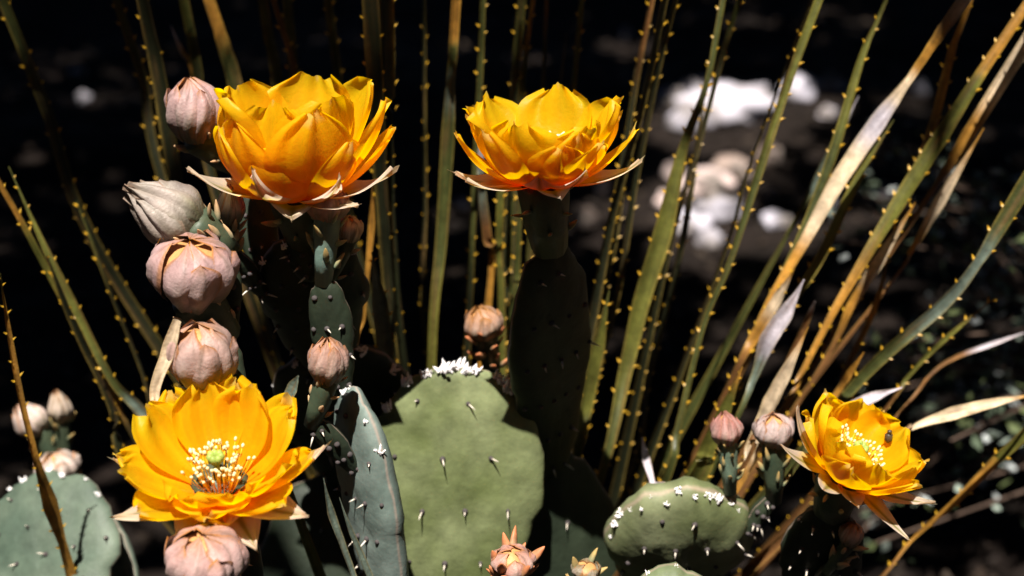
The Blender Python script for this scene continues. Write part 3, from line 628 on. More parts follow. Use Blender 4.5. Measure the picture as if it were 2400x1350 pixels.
SL = [  # points, depths, width(px), colours, twist, teeth
 ([(-5, -30), (60, 130), (110, 260), (250, 620)], (.95, 1.02), 26, 'gd', .5, 1),
 ([(265, -30), (300, 80), (335, 190), (400, 480)], (.98, 1.02), 22, 'gd', .6, 1),
 ([(330, -30), (370, 160), (410, 400), (470, 720)], (.92, .98), 40, 'ddd', .9, 1),
 ([(425, -30), (447, 80), (462, 160), (520, 500)], (.96, 1.0), 24, 'ygd', .2, 0),
 ([(478, -30), (520, 100), (555, 220), (620, 560)], (.95, 1.0), 38, 'oogd', .15, 0),
 ([(400, 60), (425, 120), (455, 180), (500, 420)], (1.0, 1.04), 14, 'lod', .2, 0),
 ([(612, -30), (630, 80), (648, 180), (700, 600)], (.97, 1.02), 26, 'ggd', .2, 0),
 ([(632, -30), (660, 60), (692, 180), (740, 520)], (.95, 1.0), 13, 'ord', .3, 1),
 ([(672, -30), (680, 80), (690, 190), (740, 600)], (.98, 1.03), 24, 'ggd', .3, 1),
 ([(765, -30), (780, 90), (795, 210), (830, 560)], (1.0, 1.05), 20, 'gd', .6, 1),
 ([(868, -30), (884, 240), (902, 520), (935, 880)], (.88, .98), 46, 'dddd', 1.15, 1),
 ([(905, -30), (912, 300), (925, 600), (955, 900)], (.9, .98), 40, 'dddd', 1.3, 1),
 ([(992, -30), (993, 250), (995, 460), (1000, 800)], (1.0, 1.05), 16, 'ddd', .6, 1),
 ([(1070, -20), (1061, 130), (1056, 200), (1050, 330), (1035, 560), (1012, 840)], (.90, .98), (24, 22, 22, 34, 28, 20), 'sogbggy', .15, 0),
 ([(1133, -30), (1124, 200), (1108, 520), (1098, 760)], (.95, 1.02), 14, 'gggd', .6, 1),
 ([(1226, -30), (1210, 150), (1196, 420), (1185, 760)], (.97, 1.03), 20, 'ggdd', .3, 1),
 ([(1255, -30), (1236, 110), (1222, 260), (1205, 760)], (.96, 1.02), 15, 'oogd', .3, 1),
 ([(1142, 250), (1131, 330), (1128, 440), (1142, 560), (1150, 660)], (.92, .98), (12, 20, 22, 24, 16), 'llbro', .1, 0),
 ([(1366, -30), (1350, 140), (1322, 420), (1270, 900)], (.98, 1.03), 13, 'ggd', .5, 1),
 ([(1283, -30), (1278, 60), (1268, 300), (1240, 760)], (1.0, 1.04), 9, 'ordd', .3, 0),
 ([(1328, 80), (1312, 200), (1290, 420), (1250, 800)], (1.0, 1.04), 9, 'rdd', .3, 0),
 ([(1180, 300), (1172, 480), (1170, 600), (1176, 760)], (.94, .98), 17, 'gyy', .3, 1),
 ([(1203, 330), (1197, 500), (1192, 640), (1195, 780)], (.96, 1.0), 16, 'dgg', .5, 1),
 ([(1226, 330), (1217, 500), (1212, 640), (1214, 780)], (.95, .99), 14, 'dgg', .5, 1),
 ([(1256, 330), (1246, 500), (1238, 640), (1236, 790)], (.93, .97), 14, 'dgg', .6, 1),
 ([(1562, -30), (1505, 240), (1420, 570), (1330, 1120)], (.90, .98), 30, 'gddd', 1.0, 1),
 ([(1534, -30), (1498, 150), (1452, 420), (1380, 800)], (.95, 1.0), 14, 'rrdd', .3, 1),
 ([(1590, -30), (1545, 150), (1490, 420), (1420, 800)], (.93, 1.0), 16, 'gddd', .5, 1),
 ([(1700, -30), (1658, 190), (1602, 345), (1555, 540), (1505, 700), (1468, 860), (1395, 1160)], (.92, .97), (14, 14, 22, 46, 42, 34, 18), 'gggyyyg', .1, 1),
 ([(1742, -30), (1705, 90), (1640, 330), (1560, 620)], (.95, 1.0), 12, 'ggdd', .4, 1),
 ([(1930, -30), (1852, 180), (1780, 400), (1712, 610), (1650, 760), (1590, 1000), (1555, 1140)], (.90, .95), (20, 20, 20, 14, 12, 16, 20), 'yyygggg', .25, 1),
 ([(1900, 0), (1828, 190), (1745, 420), (1680, 640)], (.92, .98), 10, 'gddd', .8, 1),
 ([(2085, -20), (2022, 128), (1965, 320), (1902, 500), (1805, 720), (1735, 870), (1620, 1110)], (.92, .96), (8, 16, 24, 24, 22, 22, 26), 'oyyggyy', .15, 1),
 ([(2012, 225), (1955, 340), (1905, 440), (1840, 560)], (.96, 1.0), (10, 20, 18, 10), 'lbbg', .1, 0),
 ([(2275, -20), (2185, 110), (2130, 190), (2060, 285), (1965, 425), (1890, 560), (1790, 735), (1700, 950)], (.88, .95), (34, 26, 20, 38, 34, 24, 16, 14), 'ssooslssoor', .05, 0),
 ([(2095, 280), (2010, 420), (1925, 600), (1862, 700), (1780, 850), (1700, 1010)], (.93, .97), (10, 24, 24, 20, 20, 20), 'gyyygg', .2, 1),
 ([(2272, 10), (2232, 120), (2192, 275), (2135, 430), (2060, 600)], (.92, .98), (14, 18, 18, 12, 8), 'ooorr', .1, 1),
 ([(2375, 60), (2275, 210), (2200, 330), (2105, 480), (1962, 720), (1882, 870), (1800, 1010)], (.90, .95), (22, 24, 34, 34, 22, 14, 14), 'ooyyyoor', .1, 1),
 ([(2400, 110), (2268, 320), (2195, 435), (2090, 590), (1960, 780)], (.92, 1.0), (30, 28, 14, 10, 10), 'ssorrd', .05, 0),
 ([(2306, 300), (2205, 470), (2135, 590), (2060, 700)], (.92, .98), (8, 26, 12, 8), 'osor', .05, 0),
 ([(2145, 475), (2060, 615), (1995, 720), (1900, 900)], (.92, .98), (12, 28, 24, 10), 'osor', .1, 1),
 ([(2085, 590), (2050, 720), (1985, 860), (1900, 1020)], (.95, .99), (10, 14, 14, 10), 'rord', .3, 1),
 ([(2400, 440), (2292, 615), (2212, 712), (2075, 830), (1985, 925), (1850, 1090)], (.88, .94), (40, 22, 30, 30, 24, 20), 'ygbbggg', .1, 1),
 ([(2330, 700), (2220, 790), (2130, 880), (2040, 1000)], (.92, .96), (8, 12, 10, 8), 'ryyr', .3, 1),
 ([(1885, 655), (1845, 730), (1800, 800), (1770, 880), (1700, 1040)], (.88, .92), (14, 34, 36, 18, 12), 'lllbg', -.25, 0),
 ([(1910, 705), (1885, 765), (1830, 880), (1770, 1010)], (.90, .94), (22, 14, 10, 10), 'lrrr', .1, 0),
 ([(1895, 765), (1845, 870), (1805, 950), (1765, 1040), (1700, 1180)], (.86, .90), (10, 30, 40, 30, 20), 'ossso', .0, 0),
 ([(2025, 825), (1990, 880), (1960, 925), (1880, 1050)], (.90, .94), (10, 20, 16, 12), 'ooor', .0, 0),
 ([(1862, 630), (1825, 700), (1770, 790), (1700, 920)], (.91, .95), (8, 30, 26, 10), 'osor', .0, 1),
 ([(1740, 860), (1700, 960), (1655, 1060), (1610, 1160)], (.88, .92), (10, 30, 42, 40), 'oyyy', .1, 1),
 ([(1428, 680), (1400, 820), (1375, 950), (1345, 1110)], (.92, .96), (14, 34, 30, 22), 'gyyg', .15, 1),
 ([(1370, 770), (1350, 880), (1322, 990)], (.96, .98), 18, 'dgd', .4, 1),
 ([(1345, 830), (1325, 910), (1302, 1000)], (.95, .97), 13, 'ogd', .4, 1),
 ([(2400, 1020), (2330, 1085), (2240, 1175), (2140, 1262), (1980, 1420)], (.92, .98), (26, 24, 16, 8, 8), 'yyoor', .1, 1),
 ([(-20, 400), (60, 540), (140, 690), (250, 890), (360, 1100)], (.88, .96), (18, 18, 16, 12, 12), 'ooyod', .3, 1),
 ([(20, 390), (105, 580), (180, 730), (262, 890), (335, 970), (460, 1160)], (.90, .95), (10, 18, 20, 18, 28, 20), 'gyygbd', .2, 1),
 ([(180, 470), (255, 670), (330, 860), (420, 1100)], (.95, 1.0), 14, 'gdd', .5, 1),
 ([(110, 600), (175, 760), (260, 940), (340, 1150)], (.90, .96), 30, 'ddd', .9, 1),
 ([(872, 430), (872, 520), (862, 640), (855, 740), (850, 900)], (.90, .95), (8, 18, 14, 8, 8), 'oooor', .1, 0),
 ([(872, 590), (888, 700), (900, 800), (912, 890), (930, 1050)], (.86, .92), (16, 38, 40, 34, 20), 'bbbbb', .15, 1),
 ([(1488, 160), (1445, 520), (1410, 700), (1370, 1000)], (.98, 1.02), 20, 'ddd', .9, 1),
 ([(1660, 150), (1600, 560), (1520, 880), (1480, 1100)], (.98, 1.02), 18, 'ddd', 1.0, 1),
 ([(700, 560), (760, 760), (820, 1000)], (1.0, 1.03), 26, 'dd', 1.0, 1),
 ([(560, 520), (640, 800), (740, 1100)], (1.0, 1.03), 26, 'dd', .9, 1),
]
for i, s in enumerate(SL):
    top_edge = s[0][0][1] < 20 or s[0][0][0] > 2345 or s[0][0][0] < 0
    nd = s[3].count('d')/len(s[3]); nl = sum(s[3].count(c) for c in 'slo')/len(s[3])
    lit = .55 if nl > .45 else (-.75 if nd > .6 else (-.15 if nd > .2 else .05))
    wdt = s[2]
    if nl > .45 and s[0][0][0] > 1700: wdt = [x*1.2 for x in (wdt if hasattr(wdt, '__len__') else (wdt,))]
    blade(sot, s[0], s[1], wdt, s[3], lit, bool(s[5]), seed=i, skirt=.18 if top_edge else None, taper=(1 if top_edge else .25, 1))
# core of the rosette
V, F, C = [], [], []
tube(V, F, C, [CR+Vector((0, 0, -.05)), CR+Vector((0, 0, .05)), CR+Vector((0, 0, .10))], lambda t: .055-.03*t, (.1, .08, .05), 14)
add('stem', V, F, M['bark'], sot, CR)

# ------------------------------------------------------------------ cactus, left clump (tall column of buds, two flowers)
TOW = Vector((0, -1, 0))
gL = P(640, 1350, .80); gL.z = gz(gL.x, gL.y)
cL = thing('prickly_pear', 'prickly pear with a column of pink buds and two yellow flowers', 'cactus', gL)
PAD_SHADE0, PAD_SHADE1 = (0.016, 0.024, 0.014), (0.028, 0.038, 0.022)  # pad green darkened so shaded pads go black: shade put into the colour
# dark pad carrying the tall flower, leaning towards the camera
f1 = P(690, 462, .78); tp = f1-SUN*.022; bt = f1-SUN*.115+Vector((-.004, 0, 0))
pad(cL, bt, tp-bt, Vector((.15, -1, -.3)), .052, (tp-bt).length, .020, seed=1, c0=PAD_SHADE0, c1=PAD_SHADE1, spn=.5, rimn=4, rims=.0025, label='shaded pad under the tall yellow flower')
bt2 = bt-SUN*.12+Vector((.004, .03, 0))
tp2 = bt+Vector((0, 0, .012)); pad(cL, bt2, tp2-bt2, Vector((.1, -1, -.4)), mm(360, .85), (tp2-bt2).length, .024, seed=2, c0=PAD_SHADE0, c1=PAD_SHADE1, rimn=5, spn=.6, areoles=(5, 6))
bt3 = Vector((gL.x, gL.y+.02, gL.z-.02)); pad(cL, bt3, bt2+Vector((0, 0, .012))-bt3, Vector((0, -1, -.1)), .16, (bt2-bt3).length+.02, .03, seed=3, c0=PAD_SHADE0, c1=PAD_SHADE1, rimn=0)
# blue-grey lit oblique pad to the right
b_ = P(925, 1480, .83); t_ = P(822, 905, .80)
pad(cL, b_, t_-b_, Vector((-.80, -.42, .42)), mm(250), (t_-b_).length, .018, seed=4, c0=(0.11, 0.15, 0.13), c1=(0.20, 0.245, 0.22), spn=.6, rimn=8, rims=.003, label='blue-grey pad seen obliquely beside the broad green pad')
b2_ = bt3+Vector((.05, .02, .0)); pad(cL, b2_, b_+Vector((0, 0, .01))-b2_, Vector((-.2, -1, .1)), .12, (b_-b2_).length+.015, .03, seed=5, c0=PAD_SHADE0, c1=PAD_SHADE1, rimn=0)

# flower one: tall cup
pet = ring('inner', 6, 20, .060, .050, [64, 14, 14], tip=.02, ruf=.07) + ring('mid', 5, -70, .058, .044, [76, 22, 14], tip=.04, ruf=.06)
pet += [('mid', -92, .047, .038, [84, 32, 2], dict(tip=.04, ruf=.03)), ('mid', -35, .047, .036, [84, 38, 12], dict(tip=.05, ruf=.05)), ('mid', -150, .052, .034, [84, 34, 4], dict(tip=.05)),
        ('outer', -118, .036, .025, [90, 50, -2], dict(tip=.06, ruf=.05)), ('outer', -48, .037, .021, [90, 58, 18], dict(tip=.06)), ('outer', -168, .045, .030, [92, 62, 50], dict(tip=.05, ruf=.05)),
        ('outer', -14, .047, .030, [92, 60, 44], dict(tip=.05, ruf=.05)), ('outer', -86, .018, .026, [95, 95, 100], dict(tip=.10)), ('outer', -38, .034, .024, [95, 80, 64], dict(tip=.10)),
        ('mid', 0, .054, .034, [84, 36, 24], dict(tip=.05, ruf=.05)), ('outer', 60, .045, .026, [88, 60, 40], {}), ('outer', 130, .045, .026, [88, 60, 40], {})]
flower(cL, f1, Vector((.02, 0, 1)), pet, 1.0, .030, SUN, seed=1, upright=1.0, label='tall cup-shaped yellow flower beside a pink bud')
# flower three: wide open, facing up towards the camera
f3 = P(516, 1148, .715)
pet = [('inner', 62, .050, .038, [66, 14, 10], dict(tip=.02, ruf=.10)), ('inner', 104, .050, .040, [66, 18, 12], dict(tip=.02, ruf=.10)), ('inner', 150, .050, .040, [72, 32, 26], dict(tip=.03, ruf=.11)),
       ('inner', 22, .049, .040, [70, 30, 20], dict(tip=.03, ruf=.09)), ('inner', -20, .044, .038, [76, 44, 34], dict(tip=.03, ruf=.07)), ('inner', -160, .045, .038, [76, 50, 40], dict(tip=.03, ruf=.07)),
       ('inner', -62, .033, .040, [80, 40, 18], dict(tip=.02, ruf=.06)), ('inner', -112, .033, .040, [80, 42, 22], dict(tip=.02, ruf=.07)),
       ('mid', 80, .053, .036, [76, 22, 14], dict(tip=.03, ruf=.09)), ('mid', 126, .052, .036, [78, 34, 26], dict(tip=.03, ruf=.09)), ('mid', 178, .047, .034, [84, 54, 44], dict(tip=.05, ruf=.06)),
       ('mid', 40, .053, .034, [80, 34, 20], dict(tip=.04, ruf=.08)), ('mid', -2, .047, .032, [84, 54, 40], dict(tip=.05, ruf=.06)), ('mid', -88, .036, .042, [86, 58, 38], dict(tip=.03, ruf=.05)),
       ('mid', -135, .042, .038, [86, 66, 52], dict(tip=.03, ruf=.06)), ('mid', -40, .042, .038, [86, 66, 48], dict(tip=.03, ruf=.06)),
       ('outer', -152, .046, .027, [92, 84, 74], dict(tip=.05, ruf=.05)), ('outer', -80, .029, .027, [95, 92, 40], dict(tip=.06, ruf=.05)), ('outer', -30, .046, .029, [92, 84, 72], dict(tip=.05, ruf=.05)),
       ('outer', -105, .040, .030, [98, 118, 135], dict(tip=.05, ruf=.05)), ('outer', 8, .052, .026, [92, 58, 44], dict(tip=.07, ruf=.05)), ('outer', 172, .048, .024, [92, 66, 56], dict(tip=.07, ruf=.05)), ('outer', -58, .034, .026, [98, 105, 112], dict(tip=.06, ruf=.05))]
flower(cL, f3, Vector((-.02, -.20, 1)), pet, .86, .028, Vector((.1, -.75, .6)), seed=3, label='wide open yellow flower showing its stamens and green stigma')

UPV = Vector((0, 0, 1))
bud(cL, P(468, 325, .815), Vector((-.1, -.05, 1)), .0115, .029, tm=.45, pp=2.2, q=.55, twist=.7, seed=1, ov_len=.030, nsc=6, c1=PINK, label='round pink bud partly behind the tall flower', ov_axis=Vector((-.7, -.5, .8)), r_ov=.009)
bud(cL, P(452, 535, .752), Vector((-.74, -.2, .62)), .0125, .034, tm=.30, pp=1.35, q=.95, twist=.35, seed=2, n_=12, c0=(.12, .13, .07), c1=(.33, .28, .23), cedge=(.30, .2, .14), core=(.4, .33, .25), ov_len=.022, nsc=16, sc=SC_TAN, sc_size=.009, label='pointed pale green bud leaning sideways', ov_axis=Vector((-.6, -.1, .6)), r_ov=.0115)
bud(cL, P(540, 520, .785), Vector((.05, -.1, 1)), .0058, .018, tm=.35, pp=1.4, q=.9, twist=.4, seed=3, n_=10, c0=(.15, .15, .09), c1=(.42, .34, .29), ov_len=.02, nsc=14, sc=SC_TAN, sc_size=.007, label='small pale pointed bud below the tall flower')
bud(cL, P(455, 700, .745), Vector((.04, -.22, 1)), .0160, .029, tm=.52, pp=2.6, q=.5, twist=.25, seed=4, n_=12, ov_len=.026, nsc=10, sc=SC_TAN, sc_size=.0075, ov_axis=Vector((-.55, -.3, 1)), label='plump round pink bud with an orange crown', wide=.95, tmax=.93)
bud(cL, P(480, 898, .735), Vector((-.02, -.12, 1)), .0126, .028, tm=.48, pp=2.4, q=.5, twist=.3, seed=5, n_=12, ov_len=.026, nsc=8, sc=SC_TAN, sc_size=.007, ov_axis=Vector((-.55, -.1, .8)), tmax=.96, c1=(.48, .29, .24), label='pink bud starting to open above the wide flower')
bud(cL, P(768, 890, .775), Vector((.06, -.1, 1)), .0080, .021, tm=.42, pp=1.8, q=.65, twist=.5, seed=6, n_=12, c1=(.40, .21, .15), ov_len=.026, nsc=10, sc=SC_TAN, sc_size=.006, ov_axis=Vector((.35, 0, 1)), label='small rosy bud with orange edges')
bud(cL, P(768, 510, .775), Vector((0, -.05, 1)), .0085, .016, tm=.4, pp=1.8, q=.6, twist=.2, seed=7, n_=9, c0=(.28, .15, .10), c1=(.52, .25, .19), ov_len=.034, nsc=12, sc=SC_GRN, sc_size=.009, ovc=(0.17, 0.26, 0.22), label='salmon bud on a blue-green base under the tall flower', ov_axis=Vector((.10, 0, 1)))
bud(cL, P(822, 562, .80), Vector((-.05, -.1, 1)), .0052, .012, tm=.45, pp=2, q=.55, twist=.6, seed=8, n_=10, c0=(.45, .36, .22), c1=(.72, .58, .42), ov_len=.030, nsc=8, sc=SC_TAN, sc_size=.005, ov_axis=Vector((.5, 0, 1)), label='tiny cream bud')
bud(cL, P(488, 1360, .69), Vector((0, -.25, 1)), .0135, .024, tm=.5, pp=2.4, q=.5, twist=.5, seed=9, n_=13, ov_len=.03, nsc=14, sc=SC_TAN, sc_size=.008, ov_axis=Vector((-.5, -.5, 1)), c1=(.50, .29, .26), label='pink bud under the wide open flower')

# ------------------------------------------------------------------ cactus, centre (broad green pad and the flower with curled petals)
gC = P(1100, 1350, .88); gC.z = gz(gC.x, gC.y)
cC = thing('prickly_pear', 'prickly pear with a broad sunlit green pad and one yellow flower of curled petals', 'cactus', gC)
b_ = P(1060, 1500, .895); t_ = P(1075, 838, .925)
_, sA = pad(cC, b_, Vector((.02, .14, 1)), Vector((.06, -1, .14)), mm(405, .91), (t_-b_).length, .016, seed=11, c0=(0.115, 0.14, 0.05), c1=(0.22, 0.25, 0.12), rimn=22, rims=.0050, rim=(45, 135), areoles=(4, 5), spn=.9, scal=.012, label='broad sunlit green pad with dark areoles')
b2_ = Vector((gC.x, gC.y, gC.z-.02)); pad(cC, b2_, b_+Vector((0, .0, .012))-b2_, Vector((0, -1, .1)), .14, (b_-b2_).length+.02, .03, seed=12, c0=PAD_SHADE0, c1=PAD_SHADE1, rimn=0)
# dark edge-on pad under the flower
f2 = P(1272, 430, .77); t3_ = f2-SUN*.036; b3_ = f2-SUN*.215+Vector((-.012, 0, 0))
pad(cC, b3_, t3_-b3_, Vector((.6, -1, -.3)), .046, (t3_-b3_).length, .014, seed=13, c0=PAD_SHADE0, c1=PAD_SHADE1, rimn=0, spn=.3)
pad(cC, b2_+Vector((.04, 0, 0)), b3_+Vector((0, 0, .012))-(b2_+Vector((.04, 0, 0))), Vector((.3, -1, 0)), .11, (b3_-b2_).length+.02, .03, seed=14, c0=PAD_SHADE0, c1=PAD_SHADE1, rimn=0)
pet = ring('inner', 6, 10, .044, .038, [66, 26, 22], tip=.05, ruf=.09) + ring('mid', 5, -60, .041, .034, [76, 34, 20], tip=.06, ruf=.06)
pet += [('mid', -75, .037, .033, [84, 34, 30], dict(tip=.05, ruf=.05)), ('mid', -112, .036, .029, [84, 36, 6], dict(tip=.05)), ('mid', -40, .038, .031, [84, 38, 34], dict(tip=.06, ruf=.06)),
        ('mid', -165, .045, .028, [86, 44, 26], dict(tip=.05)), ('mid', -10, .047, .028, [86, 46, 28], dict(tip=.05)),
        ('outer', -95, .021, .023, [92, 66, 4], dict(tip=.06, ruf=.05)), ('outer', -50, .028, .026, [92, 68, 14], dict(tip=.07, ruf=.06)), ('outer', -172, .035, .026, [94, 80, 56], dict(tip=.10, ruf=.05)), ('outer', -150, .034, .022, [94, 80, 52], dict(tip=.07, ruf=.06)),
        ('outer', -14, .042, .026, [94, 70, 46], dict(tip=.06, ruf=.05)), ('outer', -70, .016, .020, [95, 95, 90], dict(tip=.05)), ('outer', 70, .036, .024, [90, 60, 40], {})]
flower(cC, f2, Vector((-.02, .03, 1)), pet, 1.0, .042, SUN, seed=2, upright=.7, label='yellow flower with curled white petal tips and striped sepals')
bud(cC, P(1140, 785, .90), Vector((-.25, -.15, 1)), .0088, .017, tm=.4, pp=1.8, q=.6, twist=.4, seed=10, n_=12, c0=(.2, .13, .06), c1=(.40, .19, .08), cedge=(.42, .18, .04), ov_len=.03, nsc=16, sc=SC_RED, sc_size=.009, label='rusty bud on the rim of the broad green pad', ov_axis=Vector((-.12, -.22, 1)))
bud(cC, P(1200, 1330, .77), Vector((0, -.3, 1)), .0085, .010, tm=.4, pp=1.8, q=.6, twist=.4, seed=11, n_=7, c0=(.35, .2, .15), c1=(.5, .24, .18), ov_len=.03, nsc=34, sc=SC_RED, sc_size=.011, ov_axis=Vector((.1, -.45, 1)), label='young bud bristling with red scale leaves')
bud(cC, P(1372, 1345, .80), Vector((.05, -.2, 1)), .006, .006, tm=.4, seed=12, n_=5, c0=(.12, .12, .06), c1=(.2, .16, .08), ov_len=.02, nsc=12, sc=SC_GRN, sc_size=.009, ov_axis=Vector((.3, -.3, 1)), label='small dark green bud')

# ------------------------------------------------------------------ cactus, right
gR = P(1640, 1350, .92); gR.z = gz(gR.x, gR.y)
cR = thing('prickly_pear', 'prickly pear with a crescent-lit pad and one tilted yellow flower', 'cactus', gR)
uF = Vector((.03, -.78, 1)).normalized(); nF = Vector((.02, -1, -.78)).normalized(); b_ = P(1610, 1145, .845)-uF*.105+nF*.0126
pad(cR, b_, uF, nF, mm(350, .85), .105, .034, seed=21, c0=(0.12, 0.14, 0.06), c1=(0.22, 0.24, 0.13), rimn=16, rims=.003, rim=(15, 165), areoles=(5, 6), spn=.8, scal=.02, bend=.12, label='pad with a sunlit rim set with white tufts')
b2_ = Vector((gR.x, gR.y, gR.z-.02)); pad(cR, b2_, b_+Vector((0, 0, .012))-b2_, Vector((0, -1, .1)), .13, (b_-b2_).length+.02, .03, seed=22, c0=PAD_SHADE0, c1=PAD_SHADE1, rimn=0)
b4 = P(1560, 1720, .80); t4 = P(1535, 1300, .79)
pad(cR, b4, Vector((0, .05, 1)), Vector((0, -1, .0)), mm(240, .8), (t4-b4).length, .03, seed=23, c0=(0.11, 0.14, 0.065), c1=(0.18, 0.21, 0.12), rimn=8, rims=.0025, bend=.05)
pad(cR, b2_+Vector((0, -.03, 0)), b4+Vector((0, 0, .012))-(b2_+Vector((0, -.03, 0))), Vector((0, -1, 0)), .10, (b4-b2_-Vector((0, -.03, 0))).length+.02, .03, seed=24, c0=PAD_SHADE0, c1=PAD_SHADE1, rimn=0)
f4 = P(1972, 1110, .80); t5 = f4-SUN*.026+Vector((-.004, 0, 0)); b5 = f4-SUN*.12+Vector((-.012, 0, 0))
pad(cR, b5, t5-b5, Vector((-.2, -1, -.4)), .040, (t5-b5).length, .018, seed=25, c0=PAD_SHADE0, c1=PAD_SHADE1, rimn=2, rims=.002, label='shaded pad below the tilted flower')
pad(cR, b2_+Vector((.03, 0, 0)), b5+Vector((0, 0, .012))-(b2_+Vector((.03, 0, 0))), Vector((0, -1, 0)), .10, (b5-b2_-Vector((.03, 0, 0))).length+.02, .03, seed=26, c0=PAD_SHADE0, c1=PAD_SHADE1, rimn=0)
pet = ring('inner', 6, 30, .039, .040, [66, 20, 14], tip=.02, ruf=.10) + ring('mid', 6, 8, .041, .036, [78, 32, 22], tip=.03, ruf=.08)
pet += [('outer', -170, .040, .017, [92, 74, 60], dict(tip=.06, ruf=.04)), ('outer', -125, .030, .018, [92, 80, 56], dict(tip=.05, ruf=.04)), ('outer', -12, .046, .020, [92, 76, 60], dict(tip=.05, ruf=.05)), ('outer', -42, .042, .018, [94, 92, 92], dict(tip=.06, ruf=.05)),
        ('outer', -85, .024, .020, [92, 84, 60], dict(tip=.05, ruf=.04)), ('outer', 90, .038, .02, [90, 60, 40], {}), ('outer', 160, .042, .018, [90, 50, 26], dict(tip=.06))]
fo4 = flower(cR, f4, Vector((.42, -.20, .88)), pet, .86, .030, (SUN+Vector((.15, 0, 0))), seed=4, stam=80, label='tilted yellow flower beside a reddish bud')
bud(cR, P(1705, 1035, .84), Vector((-.18, -.1, 1)), .0068, .017, tm=.38, pp=1.5, q=.8, twist=.35, seed=13, n_=11, c0=(.25, .09, .07), c1=(.45, .18, .15), cedge=(.45, .2, .13), ov_len=.030, nsc=18, sc=SC_GRN, sc_size=.006, ovc=(.15, .22, .16), ov_axis=Vector((-.1, 0, 1)), label='reddish bud on a scaly green base')
bud(cR, P(1815, 1040, .845), Vector((-.1, -.05, 1)), .0085, .016, tm=.45, pp=2, q=.55, twist=.5, seed=14, n_=10, c0=(.3, .25, .2), c1=(.5, .38, .36), ov_len=.034, nsc=12, sc=SC_GRN, sc_size=.008, ov_axis=Vector((-.05, 0, 1)), label='pale dusty bud behind the tilted flower')
bud(cR, P(1990, 1275, .82), Vector((.1, -.1, 1)), .005, .012, tm=.4, seed=15, n_=8, c0=(.3, .22, .15), c1=(.45, .32, .24), ov_len=.02, nsc=12, sc=SC_TAN, sc_size=.008, ov_axis=Vector((.6, 0, 1)), label='small withered bud below the tilted flower')
# beetle resting on a petal of the tilted flower
best = None
for ch in fo4.children:
    if ch.name.split('.')[0] != 'petal': continue
    for v in ch.data.vertices:
        q_ = WO[ch]+v.co-CAM; d = q_.dot(FW); e_ = math.hypot(1200+q_.dot(RT)/d*FPX-2070, 675-q_.dot(UP)/d*FPX-1018)
        if e_ < 14 and (best is None or d < best[0]): best = (d, WO[ch]+v.co)
bp = (best[1] if best else P(2070, 1016, .783))-FW*.0012
V, F, C = [], [], []
blob(V, F, C, bp, .0022, (1, 1, 1), Vector((.1, .2, 1)), 1.35); blob(V, F, C, bp+Vector((.0002, -.0004, .0030)), .0013, (1, 1, 1))
tag(add('beetle', V, F, M['beetle'], None, bp), 'small dark beetle resting on a petal of the tilted flower', 'beetle')

# ------------------------------------------------------------------ cactus, far left
gE = P(110, 1350, .90); gE.z = gz(gE.x, gE.y)
cE = thing('prickly_pear', 'blurred prickly pear of blue-green pads with dusty pink buds', 'cactus', gE)
b_ = P(140, 1600, .90); t_ = P(60, 1100, .93)
pad(cE, b_, t_-b_+Vector((0, .02, 0)), Vector((-.25, -1, .42)), mm(390, .9), (t_-b_).length, .016, seed=31, c0=(0.065, 0.095, 0.068), c1=(0.125, 0.16, 0.115), rimn=8, rims=.003, areoles=(5, 6), label='blue-green pad crossed by an orange dry leaf')
b2_ = Vector((gE.x, gE.y, gE.z-.02)); pad(cE, b2_, b_+Vector((0, 0, .012))-b2_, Vector((0, -1, .1)), .13, (b_-b2_).length+.02, .03, seed=32, c0=PAD_SHADE0, c1=PAD_SHADE1, rimn=0)
b4 = P(330, 1560, .94); t4 = P(205, 1190, .97)
pad(cE, b4, t4-b4, Vector((-.8, -.5, .3)), mm(240, .95), (t4-b4).length, .015, seed=33, c0=(0.09, 0.125, 0.095), c1=(0.16, 0.20, 0.155), rimn=5, rims=.003)
pad(cE, b2_+Vector((.03, .02, 0)), b4+Vector((0, 0, .012))-(b2_+Vector((.03, .02, 0))), Vector((0, -1, 0)), .10, (b4-b2_-Vector((.03, .02, 0))).length+.02, .03, seed=34, c0=PAD_SHADE0, c1=PAD_SHADE1, rimn=0)
b6 = P(150, 1320, 1.0); t6 = P(140, 1130, 1.0)
pad(cE, b6-Vector((0, 0, .05)), t6-b6+Vector((0, 0, .05)), Vector((0, -1, -.3)), mm(170, 1.0), (t6-b6).length+.05, .02, seed=35, c0=PAD_SHADE0, c1=PAD_SHADE1, rimn=0)
pad(cE, b2_+Vector((.0, .06, 0)), b6-Vector((0, 0, .04))-(b2_+Vector((.0, .06, 0))), Vector((0, -1, 0)), .12, (b6-b2_-Vector((0, .06, .04))).length+.0, .03, seed=36, c0=PAD_SHADE0, c1=PAD_SHADE1, rimn=0)
bud(cE, P(95, 1010, 1.0), Vector((-.55, -.1, .8)), .009, .020, tm=.4, pp=1.5, q=.75, seed=16, n_=11, c0=(.3, .28, .2), c1=(.55, .42, .36), ov_len=.035, nsc=10, sc=SC_GRN, ov_axis=Vector((-.35, 0, 1)), label='blurred dusty pink bud leaning outward')
bud(cE, P(145, 985, 1.0), Vector((-.05, -.1, 1)), .006, .020, tm=.4, pp=1.4, q=.8, seed=17, n_=10, c0=(.3, .28, .18), c1=(.58, .46, .34), ov_len=.04, nsc=10, sc=SC_GRN, ov_axis=Vector((0, 0, 1)), label='blurred slim cream bud')
bud(cE, P(140, 1120, .98), Vector((-.15, -.1, 1)), .011, .016, tm=.45, pp=2, q=.6, seed=18, n_=11, c0=(.28, .26, .19), c1=(.5, .40, .34), ov_len=.022, nsc=12, sc=SC_TAN, ov_axis=Vector((0, 0, 1)), label='blurred squat dusty bud')
